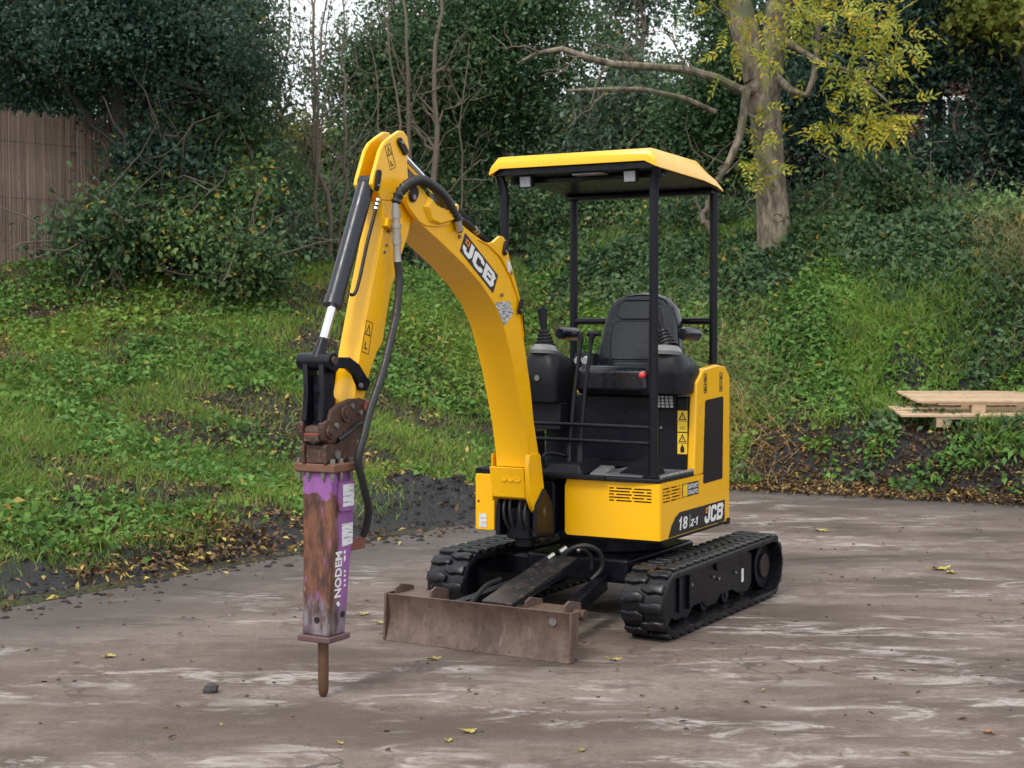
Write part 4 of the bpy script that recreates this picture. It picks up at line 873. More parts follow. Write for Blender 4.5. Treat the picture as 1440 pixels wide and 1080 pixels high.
# ---- seat
def seat():
    root = MB().loft([[(x, y+.055, 1.155) for x, y in rrect(-.36, .10, -.225, .225, .06)], [(x, y+.055, 1.19) for x, y in rrect(-.38, .13, -.245, .245, .07)], [(x, y+.055, 1.285) for x, y in rrect(-.38, .13, -.245, .245, .08)], [(x, y+.055, 1.312) for x, y in rrect(-.36, .10, -.215, .215, .08)]]).build('seat', VINYL, EX, bevel=.012, seg=3)
    tilt = Matrix.Translation((-.24, .06, 1.27)) @ Matrix.Rotation(R(-10), 4, 'Y')
    o = [(-.235, .0), (-.248, .06), (-.225, .14), (-.215, .25), (-.19, .345), (-.15, .395), (-.09, .42), (0, .428)]; out = o+[(-x, z) for x, z in o[:-1][::-1]]
    sc = lambda k, dz=.0: [(y*k*1.04, (z-.2)*k*1.03+.205+dz) for y, z in out]
    bk = MB().loft([[(-.05, y, z) for y, z in sc(.9)], [(-.02, y, z) for y, z in sc(1)], [(.05, y, z) for y, z in sc(1)], [(.085, y, z) for y, z in sc(.93)]]).build('backrest', VINYL, root, bevel=.012, seg=3, xf=tilt)
    p1 = [(-.15, .05), (-.165, .14), (-.155, .24), (-.13, .275), (.13, .275), (.155, .24), (.165, .14), (.15, .05)]
    p2 = [(-.135, .30), (-.13, .36), (-.09, .392), (.09, .392), (.13, .36), (.135, .30), (.10, .285), (-.10, .285)]
    for p in (p1, p2): MB().loft([[(.08, y, z) for y, z in p], [(.094, y*.97, (z-.2)*.97+.2) for y, z in p]]).build('back_cushion', VINYL, root, bevel=.006, seg=3, xf=tilt)
    for p in (p1, p2): MB().tube([(.088, y, z) for y, z in p+p[:1]], .0045, 6).build('piping', VINYL, root, smooth=True, xf=tilt)
seat()
# ---- consoles with joysticks
def console(cy, label, hang=1.10, lean=0.0, fx=.10):
    c = MB().loft([[(x, y, hang) for x, y in rrect(fx-.16, fx+.11, cy-.10, cy+.10, .03)], [(x, y, hang+.10) for x, y in rrect(fx-.17, fx+.13, cy-.107, cy+.107, .05)], [(x, y, 1.30) for x, y in rrect(fx-.17, fx+.13, cy-.107, cy+.107, .05)], [(x, y, 1.345) for x, y in rrect(fx-.12, fx+.11, cy-.10, cy+.10, .06)], [(x, y, 1.392) for x, y in rrect(fx-.02, fx+.10, cy-.065, cy+.065, .055)]]).build('console', BLKM, EX, bevel=.008, seg=3)
    jx = fx+.04
    MB().tube([(jx+.012, cy, 1.372), (jx+.010, cy, 1.388), (jx+.006, cy, 1.408), (jx+.004, cy, 1.420)], [.074, .080, .070, .056], 28).build('joystick_ring', paint('pale_grey_plastic', (.19, .19, .19), .35, var=.05), c, smooth=True)
    prof = []
    for i in range(5): z = 1.415+i*.019; r = .056-.0062*i; prof += [(z, r), (z+.009, r), (z+.0125, r-.013), (z+.016, r-.013)]
    sway = lambda z: (jx+(z-1.41)*lean*.6, cy+(z-1.41)*lean, z)
    MB().tube([sway(z) for z, _ in prof], [r for _, r in prof], 22).build('joystick_boot', RUB, c, smooth=True, ang=60)
    MB().tube([sway(1.50), sway(1.53), sway(1.56), sway(1.60), sway(1.618), sway(1.63)], [.016, .019, .023, .026, .029, .018], 14).build('joystick_grip', BLKM, c, smooth=True)
    MB().tube([(fx-.26, cy+.03, 1.48), (fx-.10, cy+.03, 1.485), (fx-.075, cy+.03, 1.485)], [.038, .036, .028], 16).build('armrest', VINYL, c, smooth=True)
    return c
cR = console(-.345, 'r', 1.11, -.12); cL = console(.375, 'l', 1.17, -.42, .08)
MB().cyl((.232, -.345, 1.245), (.236, -.345, 1.245), .016, n=16).build('key_switch', STL, cR, smooth=True)
MB().box(.20, .21, -.42, -.405, 1.0, 1.08).build('console_label', WHT, cR) if False else None
MB().prism(rrect(-.46, -.24, .96, 1.11, .01), 'x', .06, .16).build('console_base', BLKM, cR, bevel=.006)
MB().rods((.20, .27, 1.27), (.235, .27, 1.27), [(0, .016), (.5, .018), (.8, .016), (1, .006)], 16).build('red_switch', RED, cL, smooth=True)
ds = MB().loft([[(x, y, 1.30) for x, y in rrect(-.10, .0, -.25, -.13, .02)], [(x, y, 1.37+.2*(-.1-x)*-1*.5) for x, y in rrect(-.11, -.02, -.25, -.13, .02)]]).build('dial_pod', BLKM, EX, bevel=.004)
for y in (-.215, -.17): MB().cyl((-.03, y, 1.345), (.006, y, 1.335), .020, n=18).build('dial', GRY, ds, smooth=True)
# extra levers right of the console
for x, y in ((.20, -.47), (.12, -.48)):
    MB().tube([(x, y, 1.2), (x, y-.01, 1.36), (x, y-.02, 1.50)], .008, 8).build('lever', BLK, EX, smooth=True); MB().tube([(x, y-.02, 1.44), (x, y-.02, 1.50), (x, y-.02, 1.53)], [.012, .016, .010], 10).build('lever_knob', BLKM, EX, smooth=True)
# travel levers
for y in (-.085, -.025):
    MB().tube([(.36, y, .82), (.33, y, 1.0), (.30, y+.005, 1.2), (.26, y+.02, 1.45)], .0105, 10).build('travel_lever', BLK, EX, smooth=True)
    MB().tube([(.36, y, .80), (.358, y, .84), (.355, y, .90)], [.026, .02, .013], 10).build('lever_boot', RUB, EX, smooth=True)
    s = -1 if y < -.05 else 1
    MB().tube([(.262, y+.018, 1.43), (.258, y+.02, 1.462), (.257, y+.02+s*.012, 1.482)], [.012, .015, .017], 10).tube([(.258, y+.02-.02, 1.484), (.258, y+.02+s*.05, 1.486)], .016, 10).build('lever_handle', BLKM, EX, smooth=True)
# front guard bars
for z in (1.015, .934): MB().cyl((.43, -.27, z), (.43, .41, z-.004), .0105, n=10).build('guard_bar', BLK, EX, smooth=True)
MB().tube([(.45, -.27, .74), (.45, -.275, .9), (.45, -.27, 1.03)], .012, 8).build('guard_post', BLK, EX, smooth=True)
MB().tube(cr([(.48, -.17, .79), (.48, -.17, .85), (.45, -.14, .862), (.38, -.10, .845)]), .011, 8).build('grab_handle', BLK, EX, smooth=True)
# ---- canopy
st = [(.525, 2.318, 2.380), (.512, 2.316, 2.408), (.47, 2.314, 2.416), (-.12, 2.298, 2.408), (-.31, 2.281, 2.352), (-.40, 2.262, 2.300)]
def rsec(x, zb, zt):
    t = .034; h = zt-zb
    return [(x, -.480, zb), (x, -.470, zb+h*.5), (x, -.428, zt), (x, .428, zt), (x, .470, zb+h*.5), (x, .480, zb), (x, .473, zb), (x, .412, zt-t), (x, -.412, zt-t), (x, -.473, zb)]
roof = MB().loft([rsec(*q) for q in st]).build('canopy_roof', YEL, EX, bevel=.004)
MB().loft([[(x, -.4715, zb+.003), (x, -.411, zt), (x, .411, zt), (x, .4715, zb+.003), (x, .462, zb-.004), (x, -.462, zb-.004)] for x, zb, zt in ((.495, 2.320, 2.376), (.0, 2.299, 2.372), (-.30, 2.279, 2.32), (-.39, 2.262, 2.27))]).build('roof_lining', BLK, roof)
MB().box(-.40, -.30, -.45, .45, 2.245, 2.268).build('rear_header', BLK, roof, bevel=.006)
MB().box(.30, .36, -.44, .44, 2.28, 2.305).build('cross_member', BLK, roof, bevel=.005)
MB().box(.40, .46, -.02, .16, 2.30, 2.312).build('roof_plate', STL, roof, bevel=.002)
for s, y in ((1, .43), (-1, -.43)):
    MB().tube([(.44, y, .765), (.44, y, 1.5), (.44, y, 2.20), (.442, y+s*.004, 2.25), (.45, y+s*.014, 2.29), (.46, y+s*.02, 2.325)], .0235, 14).build('canopy_post', BLK, EX, smooth=True)
    MB().tube([(-.38, y, 1.0), (-.38, y, 2.26)], .0225, 14).build('canopy_post', BLK, EX, smooth=True)
MB().box(.40, .48, .39, .47, .7585, .772).build('post_foot', BLK, EX, bevel=.002)
MB().prism([(.30, .7725), (.32, .7725), (.425, .90), (.425, .7725)][:1]+[(.43, .7725), (.43, .90)], 'y', .425, .437).build('post_gusset', BLK, EX)
MB().prism([(.24, .7725), (.405, .7725), (.41, .88)], 'x', .436, .446).build('post_gusset', BLK, EX)
MB().cyl((-.38, -.42, 1.553), (-.38, .42, 1.553), .019, n=12).build('rear_bar', BLK, EX, smooth=True)
for y in (-.298, .302):
    lm_ = MB().loft([[(.40, y-.03, 2.262), (.40, y+.03, 2.262), (.40, y+.03, 2.305), (.40, y-.03, 2.305)], [(.45, y-.038, 2.246), (.45, y+.038, 2.246), (.455, y+.038, 2.316), (.455, y-.038, 2.316)]]).build('work_lamp', BLKM, EX, bevel=.004)
    MB().loft([[(.4505, y-.032, 2.252), (.4505, y+.032, 2.252), (.4555, y+.032, 2.310), (.4555, y-.032, 2.310)], [(.457, y-.029, 2.255), (.457, y+.029, 2.255), (.461, y+.029, 2.307), (.461, y-.029, 2.307)]]).build('lamp_lens', LENS, lm_, bevel=.003)
# ---- kingpost and boom
YB0, YB1 = -.285, -.09; YC = (YB0+YB1)/2
kpn = MB().loft([[(x, y, .44) for x, y in rrect(.44, .74, -.27, -.11, .05)], [(x, y, .60) for x, y in rrect(.46, .74, -.27, -.11, .05)]]).build('kingpost', BLK, EX, bevel=.01)
MB().box(.28, .50, -.29, -.10, .44, .72).build('kingpost_bracket', BLK, EX, bevel=.015)
MB().cyl((.66, YC, .40), (.66, YC, .66), .05, n=20).build('swing_pin', BLK, EX, smooth=True)
for y in (YB0-.022, YB1-.004): MB().prism([(.56, .44), (.76, .46), (.75, .62), (.66, .70), (.58, .62)], 'y', y, y+.026).build('kingpost_cheek', BLK, EX, bevel=.006)
MB().prism([(.56, .43), (.66, .43), (.67, .55), (.58, .58)], 'y', -.13, -.085).build('kingpost_web', RUST, EX, bevel=.005)  # rust colour on this plate paints in a brownish reflection
for i, (y, zz) in enumerate(((-.25, .60), (-.215, .62), (-.16, .60), (-.13, .58))):
    MB().tube(cr([(.70, y, .72), (.77, y, zz), (.74, y+.01, .50), (.62, y+.03, .42)]), .008, 8).build('hose', HOSE, EX, smooth=True)
lower = [(1.812, 1.981), (1.639, 1.908), (1.431, 1.812), (1.268, 1.725), (1.136, 1.628), (1.045, 1.520), (.96, 1.357), (.889, 1.18), (.838, 1.04), (.798, .879), (.792, .815)]
upper = [(1.55, 2.035), (1.466, 2.003), (1.377, 1.969), (1.212, 1.915), (1.10, 1.86), (1.0, 1.775), (.925, 1.68), (.872, 1.57), (.838, 1.443), (.776, 1.235), (.734, 1.034), (.682, .87), (.67, .80)]
bm_ = MB().prism(lower[::-1]+[(1.80, 2.02)]+upper, 'y', YB0+.004, YB1-.004).build('boom', YEL, EX, bevel=.004)
ear = [(1.30, 1.93), (1.212, 1.9185), (1.16, 1.926), (1.125, 1.944), (1.095, 1.958), (1.066, 1.957), (1.04, 1.94), (1.022, 1.90), (1.005, 1.86), (.948, 1.757), (.905, 1.68), (.872, 1.60), (.862, 1.53), (.845, 1.47), (.86, 1.56), (.905, 1.655), (.985, 1.765), (1.085, 1.855), (1.20, 1.905)]
for y in (YB0-.004, YB1-.0125):
    ep = MB().prism(ear, 'y', y, y+.0165).build('boom_ear', YEL, bm_, bevel=.003)
# nose cheeks
nose = [(1.928, 2.085), (1.926, 2.11), (1.908, 2.132), (1.87, 2.143), (1.83, 2.142), (1.79, 2.128), (1.745, 2.100), (1.70, 2.072), (1.60, 2.045), (1.55, 2.03), (1.55, 1.985), (1.66, 1.968), (1.76, 1.967), (1.812, 1.981), (1.86, 2.01), (1.905, 2.045)]
for y0_, y1_ in ((YB0-.004, YB0+.02), (YB1-.02, YB1+.004)): MB().prism(nose, 'y', y0_, y1_).build('boom_nose', YEL, bm_, bevel=.004, seg=3)
# raised pocket on the near cheek that carries the hose clamp
MB().loft([[(1.79, YB1+.004, 2.05), (1.745, YB1+.004, 2.098), (1.70, YB1+.004, 2.07), (1.645, YB1+.004, 2.055), (1.555, YB1+.004, 2.055), (1.535, YB1+.004, 2.085), (1.505, YB1+.004, 2.085), (1.505, YB1+.004, 2.035), (1.55, YB1+.004, 2.0), (1.66, YB1+.004, 1.975), (1.74, YB1+.004, 1.985)],
           [(1.765, YB1+.022, 2.05), (1.735, YB1+.022, 2.085), (1.70, YB1+.022, 2.062), (1.645, YB1+.022, 2.047), (1.56, YB1+.022, 2.048), (1.538, YB1+.022, 2.075), (1.51, YB1+.022, 2.075), (1.512, YB1+.022, 2.04), (1.555, YB1+.022, 2.008), (1.66, YB1+.022, 1.985), (1.73, YB1+.022, 1.995)]]).build('hose_bracket', YEL, bm_, bevel=.003)
def pinplate(x, z, y, ang, L, wd, parent, m=TRIM, name='pin_plate'):
    pts = [rot2(p, ang) for p in rrect(-L/2, L/2, -wd/2, wd/2, wd*.48, 5)]
    o = MB().prism([(x+a, z+b) for a, b in pts], 'y', y, y+.012).build(name, m, parent, bevel=.003)
    bx, bz = rot2((L*.25, 0), ang); MB().cyl((x+bx, y+.0125, z+bz), (x+bx, y+.02, z+bz), wd*.22, n=8).build('bolt', STL, o)
pinplate(1.872, 2.098, YB1+.0045, R(-50), .075, .055, bm_)
pinplate(1.054, 1.902, YB1+.0045, R(-70), .075, .035, bm_)
pinplate(.902, 1.62, YB1+.0045, R(-68), .08, .03, bm_)
pinplate(1.475, 1.985, YB1-.003, R(60), .07, .035, bm_)
for x, z in ((.985, 1.782), (1.075, 1.675), (1.47, 1.935)): MB().cyl((x, YB1-.005, z), (x, YB1+.007, z), .009, n=10).build('bolt', STL, bm_)
# boom foot casting
MB().prism([(.792, .812), (.836, .817), (.800, .66), (.76, .645), (.69, .66), (.66, .80)], 'y', YB0-.014, YB1-.02).build('boom_foot', YEL, bm_, bevel=.006)
ft = MB().prism([(.680, .87), (.700, .885), (.80, .88), (.815, .82), (.80, .66), (.76, .60), (.68, .545), (.635, .56), (.622, .61), (.655, .76)], 'y', YB1-.0195, YB1+.006).build('boom_foot_cheek', YEL, bm_, bevel=.006)
MB().prism([(.680, .87), (.80, .88), (.80, .64), (.64, .62)], 'y', YB0-.02, YB0-.0145).build('boom_foot_cheek', YEL, bm_, bevel=.002)
MB().cyl((.655, YB1+.0065, .585), (.655, YB1+.022, .585), .028, n=16).build('foot_pin', STL, ft, smooth=True)
lg = MB(); [lg.loft([[(.8195+.036*(.04*p[1]), -.235+p[0]*.042, .745+p[1]*.042) for p in q], [(.826, -.235+p[0]*.042, .745+p[1]*.042) for p in q]]) for q in LOGO]
lg.build('cast_logo', YEL, bm_)
# boom logo
def plane_decal(name, polys, o, eu, ev, y, m, parent, th=.0012):
    mb = MB()
    for q in polys: mb.prism([(o[0]+p[0]*eu[0]+p[1]*ev[0], o[1]+p[0]*eu[1]+p[1]*ev[1]) for p in q], 'y', y, y+th)
    return mb.build(name, m, parent)
yf = YB1-.0035
o_, eu_, ev_ = (1.462, 1.870), (-.308, -.188), (-.049, .086)
bd = plane_decal('boom_decal', [[(0, 0), (1, 0), (1, 1), (0, 1)]], o_, eu_, ev_, yf, DECB, bm_)
sc_ = lambda qs: [[(.055+(p[0]-.12)/2.62*.93, .12+p[1]*.76) for p in q] for q in qs]
L0, S0, I0 = logo_quads(0, .25)
plane_decal('logo', sc_(L0), o_, eu_, ev_, yf+.0013, WHT, bd); plane_decal('logo_square', sc_(S0), o_, eu_, ev_, yf+.0013, ORG, bd); plane_decal('logo_square', sc_(I0), o_, eu_, ev_, yf+.0026, DECB, bd)
plane_decal('lifting_chart', [[(1.136, 1.637), (.993, 1.647), (.951, 1.588), (1.046, 1.526)]], (0, 0), (1, 0), (0, 1), yf, CHART, bm_)
plane_decal('white_label', [[(1.035, 1.845), (1.0, 1.835), (.985, 1.80), (1.02, 1.785)]], (0, 0), (1, 0), (0, 1), YB1+.0045, PLATE, bm_)
# ---- arm
YA0, YA1 = -.235, -.125
af = [(2.045, 2.06), (2.040, 1.95), (2.137, 1.67), (2.221, 1.411), (2.246, 1.303), (2.268, 1.195)]
ar = [(1.815, 2.06), (1.822, 2.0), (1.84, 1.935), (1.92, 1.80), (1.985, 1.673), (2.05, 1.454), (2.095, 1.409), (2.15, 1.32), (2.196, 1.20)]
arm = MB().prism(af+ar[::-1], 'y', YA0, YA1).build('arm', YEL, EX, bevel=.005, seg=3)
hd = [(1.905, 2.372), (1.868, 2.374), (1.840, 2.355), (1.826, 2.309), (1.842, 2.238), (1.832, 2.166), (1.815, 2.062), (2.045, 2.062), (2.062, 2.088), (2.10, 2.10), (2.118, 2.124), (2.108, 2.156), (2.050, 2.277), (2.018, 2.312), (1.96, 2.345)]
for y0_, y1_ in ((YA0+.006, YA0+.026), (YA1-.026, YA1-.006)): MB().prism(hd, 'y', y0_, y1_).build('arm_head_plate', YEL, arm, bevel=.006, seg=3)
MB().prism([(1.83, 2.07), (1.845, 2.24), (1.86, 2.24), (1.85, 2.07)], 'y', YA0+.027, YA1-.027).build('head_web', YEL, arm)
pinplate(1.890, 2.305, YA1-.0055, R(42), .09, .036, arm); pinplate(2.082, 2.142, YA1-.0055, R(-75), .095, .03, arm)
MB().cyl((1.872, YB0+.0, 2.098), (1.872, YB1-.002, 2.098), .045, n=20).build('pivot_boss', YEL, arm, smooth=True)
MB().prism([(1.93, 1.972), (2.05, 1.985), (2.062, 1.95), (1.99, 1.93), (1.93, 1.945)], 'y', YA1+.0005, YA1+.03).build('hose_clamp', YEL, arm, bevel=.003)
for x, z in ((2.035, 1.93), (2.05, 1.87), (2.065, 1.84)): MB().cyl((x-.03, YA1, z), (x-.03, YA1+.006, z), .007, n=10).build('bolt', STL, arm)
def warn(cx, cz, ang, L, W_, y, parent):
    rt = lambda pts: [(cx+rot2(p, ang)[0], cz+rot2(p, ang)[1]) for p in pts]
    q = ribbon(rt([(-W_/2, -L/2), (W_/2, -L/2), (W_/2, L/2), (-W_/2, L/2)]), .0028, True)+ribbon(rt([(-W_*.32, L*.08), (W_*.32, L*.08), (0, L*.40)]), .0045, True)+ribbon(rt([(-W_*.2, -L*.36), (W_*.15, -L*.36), (W_*.15, -L*.15)]), .006)
    mb = MB(); [mb.prism([tuple(p) for p in a], 'y', y, y+.001) for a in q]; mb.build('warning_outline', DECB, parent)
warn(1.978, 2.252, R(-24), .105, .042, YA1-.0057, arm); warn(2.165, 1.477, R(15), .135, .05, YA1+.0003, arm)
# ---- cylinders
def ram(name, p0, p1, tb, rb, rr, m=CYL):
    """barrel from p0 to fraction tb, chromed rod on to p1"""
    p0 = Vector(p0); p1 = Vector(p1); b = MB().rods(p0, p1, [(0, rb*.6), (.02, rb), (tb-.045, rb), (tb-.044, rb*1.09), (tb, rb*1.09), (tb+.001, rb*.7)], 24).build(name, m, EX, smooth=True)
    MB().cyl(p0.lerp(p1, tb), p1, rr, n=18).build('rod', CHR, b, smooth=True); return b
YM = -.18
bc = ram('bucket_cylinder', (2.085, YM, 2.135), (2.44, YM, 1.385), .705, .038, .019)
MB().cyl((2.085, YA0+.027, 2.135), (2.085, YA1-.027, 2.135), .030, n=16).build('barrel_eye', CYL, bc, smooth=True)
MB().tube([(2.40, YM, 1.472), (2.425, YM, 1.42), (2.44, YM, 1.385)], [.021, .028, .036], 16).build('rod_eye', BLK, bc, smooth=True)
MB().tube(cr([(2.085, -.125, 2.06), (2.11, -.122, 2.0), (2.16, -.125, 1.88), (2.225, -.122, 1.72), (2.255, -.125, 1.66), (2.27, -.14, 1.655)]), .0075, 8).build('feed_pipe', TRIM, bc, smooth=True)
for t in range(3): MB().cyl((2.085+.008*t, -.122, 2.062-.018*t), (2.089+.008*t, -.122, 2.052-.018*t), .012, n=8).build('pipe_fitting', BRASS, bc)
ac = ram('arm_cylinder', (1.056, YM, 1.905), (1.885, YM, 2.308), .555, .036, .020, CYL)
MB().cyl((1.056, YB0+.01, 1.905), (1.056, YB1-.014, 1.905), .034, n=16).build('barrel_eye', BLK, ac, smooth=True)
MB().cyl((1.885, YA0+.028, 2.308), (1.885, YA1-.028, 2.308), .032, n=16).build('rod_eye', BLK, ac, smooth=True)
MB().tube(cr([(1.60, -.145, 2.13), (1.45, -.14, 2.05), (1.30, -.135, 2.0), (1.20, -.13, 1.955)]), .011, 8).build('feed_pipe', HOSE, ac, smooth=True)
for p in ((1.26, -.135, 1.985), (1.24, -.135, 1.975), (1.53, -.135, 2.10)): MB().cyl(p, (p[0]-.014, p[1], p[2]-.006), .015, n=8).build('pipe_fitting', BRASS, ac)
MB().cyl((.60, YM, .72), (.80, YM, 1.30), .036, n=16).build('boom_cylinder', CYL, EX, smooth=True)
# ---- linkage and quick hitch
pl_ = [(2.439, 1.371), (2.425, 1.388), (2.398, 1.398), (2.323, 1.396), (2.256, 1.366), (2.204, 1.315), (2.182, 1.288), (2.186, 1.264), (2.206, 1.252), (2.245, 1.258), (2.256, 1.275), (2.290, 1.322), (2.341, 1.350), (2.400, 1.352), (2.425, 1.33), (2.44, 1.345)]
for y in (YA0-.024, YA1+.002): MB().prism(pl_, 'y', y, y+.022).build('guide_link', BLK, EX, bevel=.004)
MB().cyl((2.213, YA0-.03, 1.286), (2.213, YA1+.03, 1.286), .024, n=16).build('link_pin', BLK, EX, smooth=True)
MB().cyl((2.253, YA1+.024, 1.278), (2.253, YA1+.034, 1.278), .011, n=10).build('bolt', STL, EX)
bl = MB().prism([(2.475, 1.37), (2.46, 1.40), (2.425, 1.40), (2.405, 1.37), (2.40, 1.25), (2.375, 1.16), (2.40, 1.12), (2.46, 1.11), (2.485, 1.14), (2.47, 1.25)], 'y', -.152, -.128).prism([(2.475, 1.37), (2.46, 1.40), (2.425, 1.40), (2.405, 1.37), (2.40, 1.25), (2.375, 1.16), (2.40, 1.12), (2.46, 1.11), (2.485, 1.14), (2.47, 1.25)], 'y', -.232, -.208).build('bucket_link', BLK, EX, bevel=.004)
MB().box(2.42, 2.436, -.2075, -.1525, 1.13, 1.325).build('link_web', BLK, bl, bevel=.003)
for z in (1.27, 1.19): MB().cyl((2.4365, YM, z), (2.446, YM, z), .016, n=14).build('link_boss', BLK, bl, smooth=True)
MB().cyl((2.44, -.262, 1.38), (2.44, -.10, 1.38), .036, n=20).build('link_head', BLK, bl, smooth=True)
MB().cyl((2.44, -.274, 1.385), (2.44, -.09, 1.385), .017, n=12).build('link_pin', RUST, bl, smooth=True)
hp = [(2.495, 1.10), (2.492, 1.134), (2.452, 1.146), (2.440, 1.184), (2.394, 1.205), (2.345, 1.212), (2.294, 1.223), (2.235, 1.225), (2.195, 1.215), (2.170, 1.19), (2.172, 1.158), (2.20, 1.140), (2.294, 1.108), (2.403, 1.061), (2.444, 1.046), (2.478, 1.062)]
qh = MB().prism(hp, 'y', -.142, -.112).prism(hp, 'y', -.248, -.218).build('quick_hitch', RUST, EX, bevel=.005)
MB().box(2.44, 2.49, -.2175, -.1425, 1.055, 1.085).build('hitch_crossbar', RUST, qh, bevel=.004)
MB().box(2.445, 2.485, -.2165, -.1435, 1.0855, 1.090).build('red_stripe', paint('faded_red_paint', (.30, .06, .05), .6, var=.3, scale=20, dirt=(.1, .05, .04), dirt_amt=.5), qh)
MB().prism([(2.46, 1.09), (2.40, 1.20), (2.36, 1.20), (2.40, 1.09)], 'y', -.2175, -.1425).build('hitch_web', BLK, qh)
for x, z, r_, m_ in ((2.184, 1.182, .030, paint('rusty_red_pin', (.28, .07, .045), .6, var=.3, scale=20)), (2.345, 1.165, .034, RUST), (2.452, 1.095, .028, RUST)):
    MB().cyl((x, -.258, z), (x, -.100, z), r_, n=18).cyl((x, -.0995, z), (x, -.094, z), r_*.55, n=10).build('hitch_pin', m_, qh, smooth=True)
for x, z in ((2.30, 1.195), (2.41, 1.12), (2.24, 1.165)): MB().cyl((x, -.1118, z), (x, -.103, z), .012, n=6).build('bolt', STL, qh)
MB().tube(cr([(2.40, -.108, 1.06), (2.33, -.10, 1.09), (2.26, -.10, 1.12), (2.20, -.10, 1.115)]), .010, 8).build('bracket_hose', HOSE, qh, smooth=True)
# ---- breaker hose along the boom and arm
def corr(pts, r, name, ridge=.0022, pitch=.011):
    P = [Vector(p) for p in pts]; Q = []
    for i in range(len(P)-1):
        p0, p1, p2, p3 = P[max(i-1, 0)], P[i], P[i+1], P[min(i+2, len(P)-1)]
        n = max(3, int((p2-p1).length/(pitch/2)))
        for k in range(n):
            t = k/n; Q.append(.5*((2*p1)+(p2-p0)*t+(2*p0-5*p1+4*p2-p3)*t*t+(3*p1-p0-3*p2+p3)*t**3))
    Q.append(P[-1]); return MB().tube(Q, [r+(ridge if i % 2 else -ridge) for i in range(len(Q))], 12).build(name, HOSE, EX, smooth=True, ang=28)
corr([(1.50, -.075, 2.00), (1.57, -.068, 2.052), (1.634, -.06, 2.095), (1.731, -.058, 2.136), (1.844, -.058, 2.160), (1.945, -.058, 2.135), (2.010, -.062, 2.092), (2.030, -.07, 2.045)], .0205, 'breaker_hose', .0036, .024)
MB().rods((2.030, -.07, 2.048), (2.003, -.08, 1.80), [(0, .017), (.12, .017), (.121, .021), (.25, .021), (.251, .016), (.36, .016), (.361, .023), (.42, .023), (.421, .018), (.55, .018), (.551, .021), (.7, .021), (.701, .017), (.9, .017), (1, .019)], 12).build('hose_coupling', BRASS, EX, smooth=True)
MB().cyl((1.52, -.07, 2.005), (1.50, -.07, 1.96), .018, n=10).build('hose_fitting', BRASS, EX)
corr([(2.003, -.08, 1.805), (1.995, -.076, 1.715), (2.024, -.07, 1.587), (2.07, -.058, 1.53-.02), (2.161, -.05, 1.331), (2.249, -.05, 1.186), (2.307, -.05, 1.059), (2.330, -.058, .975), (2.290, -.062, .87), (2.235, -.075, .77), (2.205, -.105, .69), (2.20, -.128, .645)], .0165, 'breaker_hose', .0006)

# ================================================================== THE BREAKER (hangs from the hitch)
BX, BY = 2.38, -.18
wb = Matrix.Translation(EO) @ Matrix.Rotation(EZ, 4, 'Z') @ Vector((BX, BY, 0))
BR_ = empty('hydraulic_breaker', wb, EZ); tag(BR_, 'purple and rusty hydraulic breaker hanging upright with its chisel on the concrete', 'breaker')
off = Matrix.Translation((-BX, -BY, 0))
def bb(mb, *a, **k): k['xf'] = off; return mb.build(*a, **k)
case = bb(MB().loft([[(2.352, -.112, .262), (2.352, -.248, .262), (2.464, -.248, .262), (2.464, -.112, .262)], [(2.318, -.112, .52), (2.318, -.250, .52), (2.452, -.250, .52), (2.452, -.112, .52)], [(2.29, -.112, .66), (2.29, -.254, .66), (2.447, -.254, .66), (2.447, -.112, .66)], [(2.285, -.113, .928), (2.285, -.257, .928), (2.442, -.257, .928), (2.442, -.113, .928)]]), 'case', BRK, BR_, bevel=.006)
bb(MB().prism([(2.235, -.288), (2.462, -.288), (2.462, -.086), (2.235, -.086)], 'z', .9285, .966), 'top_plate', paint('rusted_plate', (.16, .075, .045), .7, .1, var=.35, scale=16, dirt=(.06, .035, .028), dirt_amt=.5, bmp=.4), BR_, bevel=.008)
bb(MB().prism([(2.333, -.098), (2.333, -.260), (2.482, -.260), (2.482, -.098)], 'z', .236, .2615), 'bottom_plate', paint('rusted_purple_plate', (.11, .06, .062), .65, .1, var=.35, scale=20, bmp=.3), BR_, bevel=.006)
for x, y in ((2.445, -.27), (2.445, -.225), (2.445, -.15), (2.445, -.104), (2.39, -.104), (2.32, -.104), (2.25, -.104), (2.25, -.27)):
    bo = bb(MB().cyl((x, y, .9665), (x, y, .985), .0115, n=6), 'plate_bolt', STL, BR_); bb(MB().cyl((x, y, .9065), (x, y, .928), .0105, n=6).cyl((x, y, .894), (x, y, .9064), .006, n=8), 'plate_nut', STL, bo)
for y0_, y1_ in ((-.138, -.118), (-.246, -.226)): bb(MB().prism([(2.47, .9665), (2.475, 1.035), (2.452, 1.05), (2.40, 1.04), (2.30, 1.10), (2.20, 1.15), (2.185, 1.12), (2.25, 1.04), (2.24, .9665)], 'y', y0_, y1_), 'head_bracket', RUST, BR_, bevel=.004)
bb(MB().box(2.43, 2.462, -.2255, -.1385, .9665, 1.04), 'bracket_web', RUST, BR_, bevel=.004)
bb(MB().box(2.26, 2.38, -.222, -.142, .9665, 1.02), 'valve_block', BLK, BR_, bevel=.006)
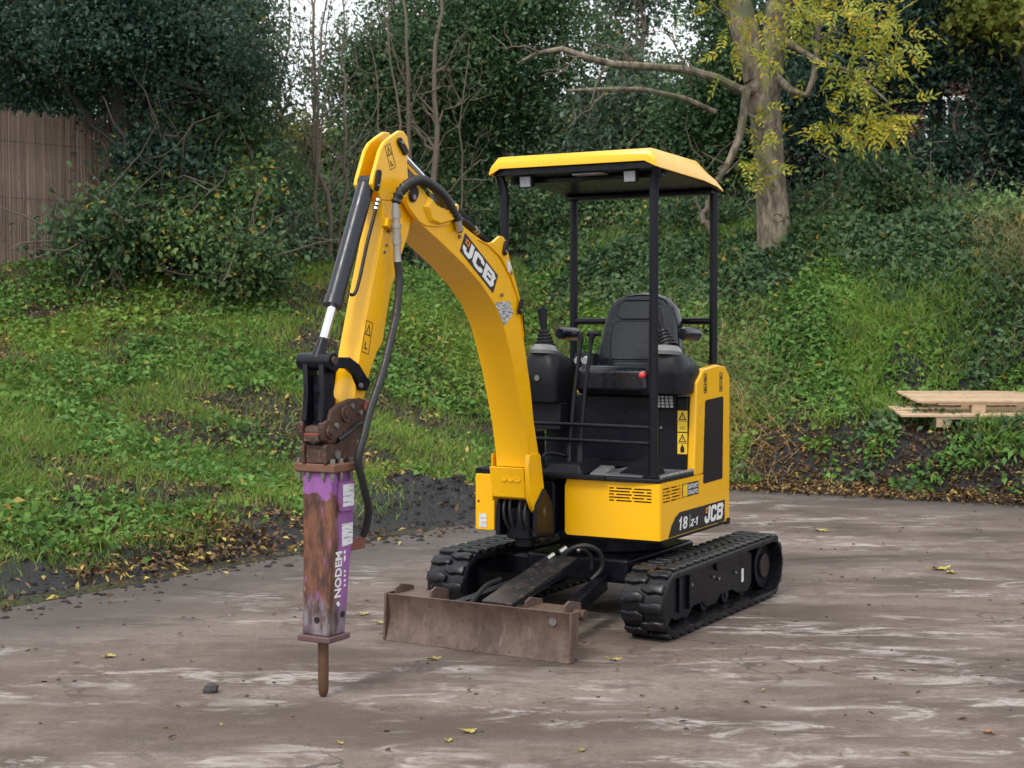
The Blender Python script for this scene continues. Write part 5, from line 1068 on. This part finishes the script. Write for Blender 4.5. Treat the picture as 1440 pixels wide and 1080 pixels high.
bb(MB().cyl((2.40, -.1175, 1.0), (2.40, -.108, 1.0), .018, n=14), 'bracket_bolt', STL, BR_, smooth=True)
ch_ = bb(MB().tube([(2.412, YM, .235), (2.412, YM, .10), (2.412, YM, .03), (2.412, YM, .008), (2.412, YM, .0)], [.0225, .0222, .0215, .017, .009], 20), 'chisel', paint('worn_chisel_steel', (.13, .072, .04), .5, .5, var=.4, scale=14, dirt=(.06, .045, .04), dirt_amt=.5), BR_, smooth=True)
np_ = bb(MB().prism(rrect(2.298, 2.402, .765, .888, .008), 'y', -.1125, -.098), 'name_plate_holder', BRK, BR_, bevel=.003)
bb(MB().box(2.305, 2.383, -.0978, -.0968, .785, .876), 'name_plate', PLATE, np_)
bb(MB().prism([(2.298, .625), (2.372, .618), (2.373, .712), (2.294, .712)], 'y', -.1119, -.1110), 'torn_sticker', PLATE, case)
tq = text_quads('NODEM', 1, .02, 1)
mb = MB(); w0 = max(p[0] for q in tq for p in q)
for q in tq: mb.prism([(2.372+(p[1]*.062)+.012*(1-p[0]/w0), .412+p[0]/w0*.190) for p in q], 'y', -.1119, -.1110)
bb(mb, 'lettering', WHT, case)
bb(MB().prism([(2.415, .39), (2.40, .376), (2.388, .384), (2.40, .40)], 'y', -.1119, -.1110), 'lettering', WHT, case)
for z, l in ((.585, .02), (.555, .03), (.51, .012), (.492, .012), (.472, .012), (.452, .012)): bb(MB().prism([(2.36, z), (2.348, z+l*.3), (2.348, z+l*.9), (2.36, z+l*.7)], 'y', -.1119, -.1110), 'faded_print', WHT, case)
bb(MB().box(2.19, 2.288, -.135, -.122, .590, .640).prism([(2.29, .588), (2.315, .53), (2.30, .588)], 'y', -.135, -.122), 'hose_guard', paint('rusty_red_bracket', (.16, .05, .04), .65, var=.35, scale=20), BR_, bevel=.003)
for p0, p1 in (((2.372, -.1125, .34), (2.372, -.1095, .34)), ((2.459, -.175, .325), (2.4625, -.175, .325))): bb(MB().cyl(p0, p1, .014, n=16), 'port_hole', DECB, case)
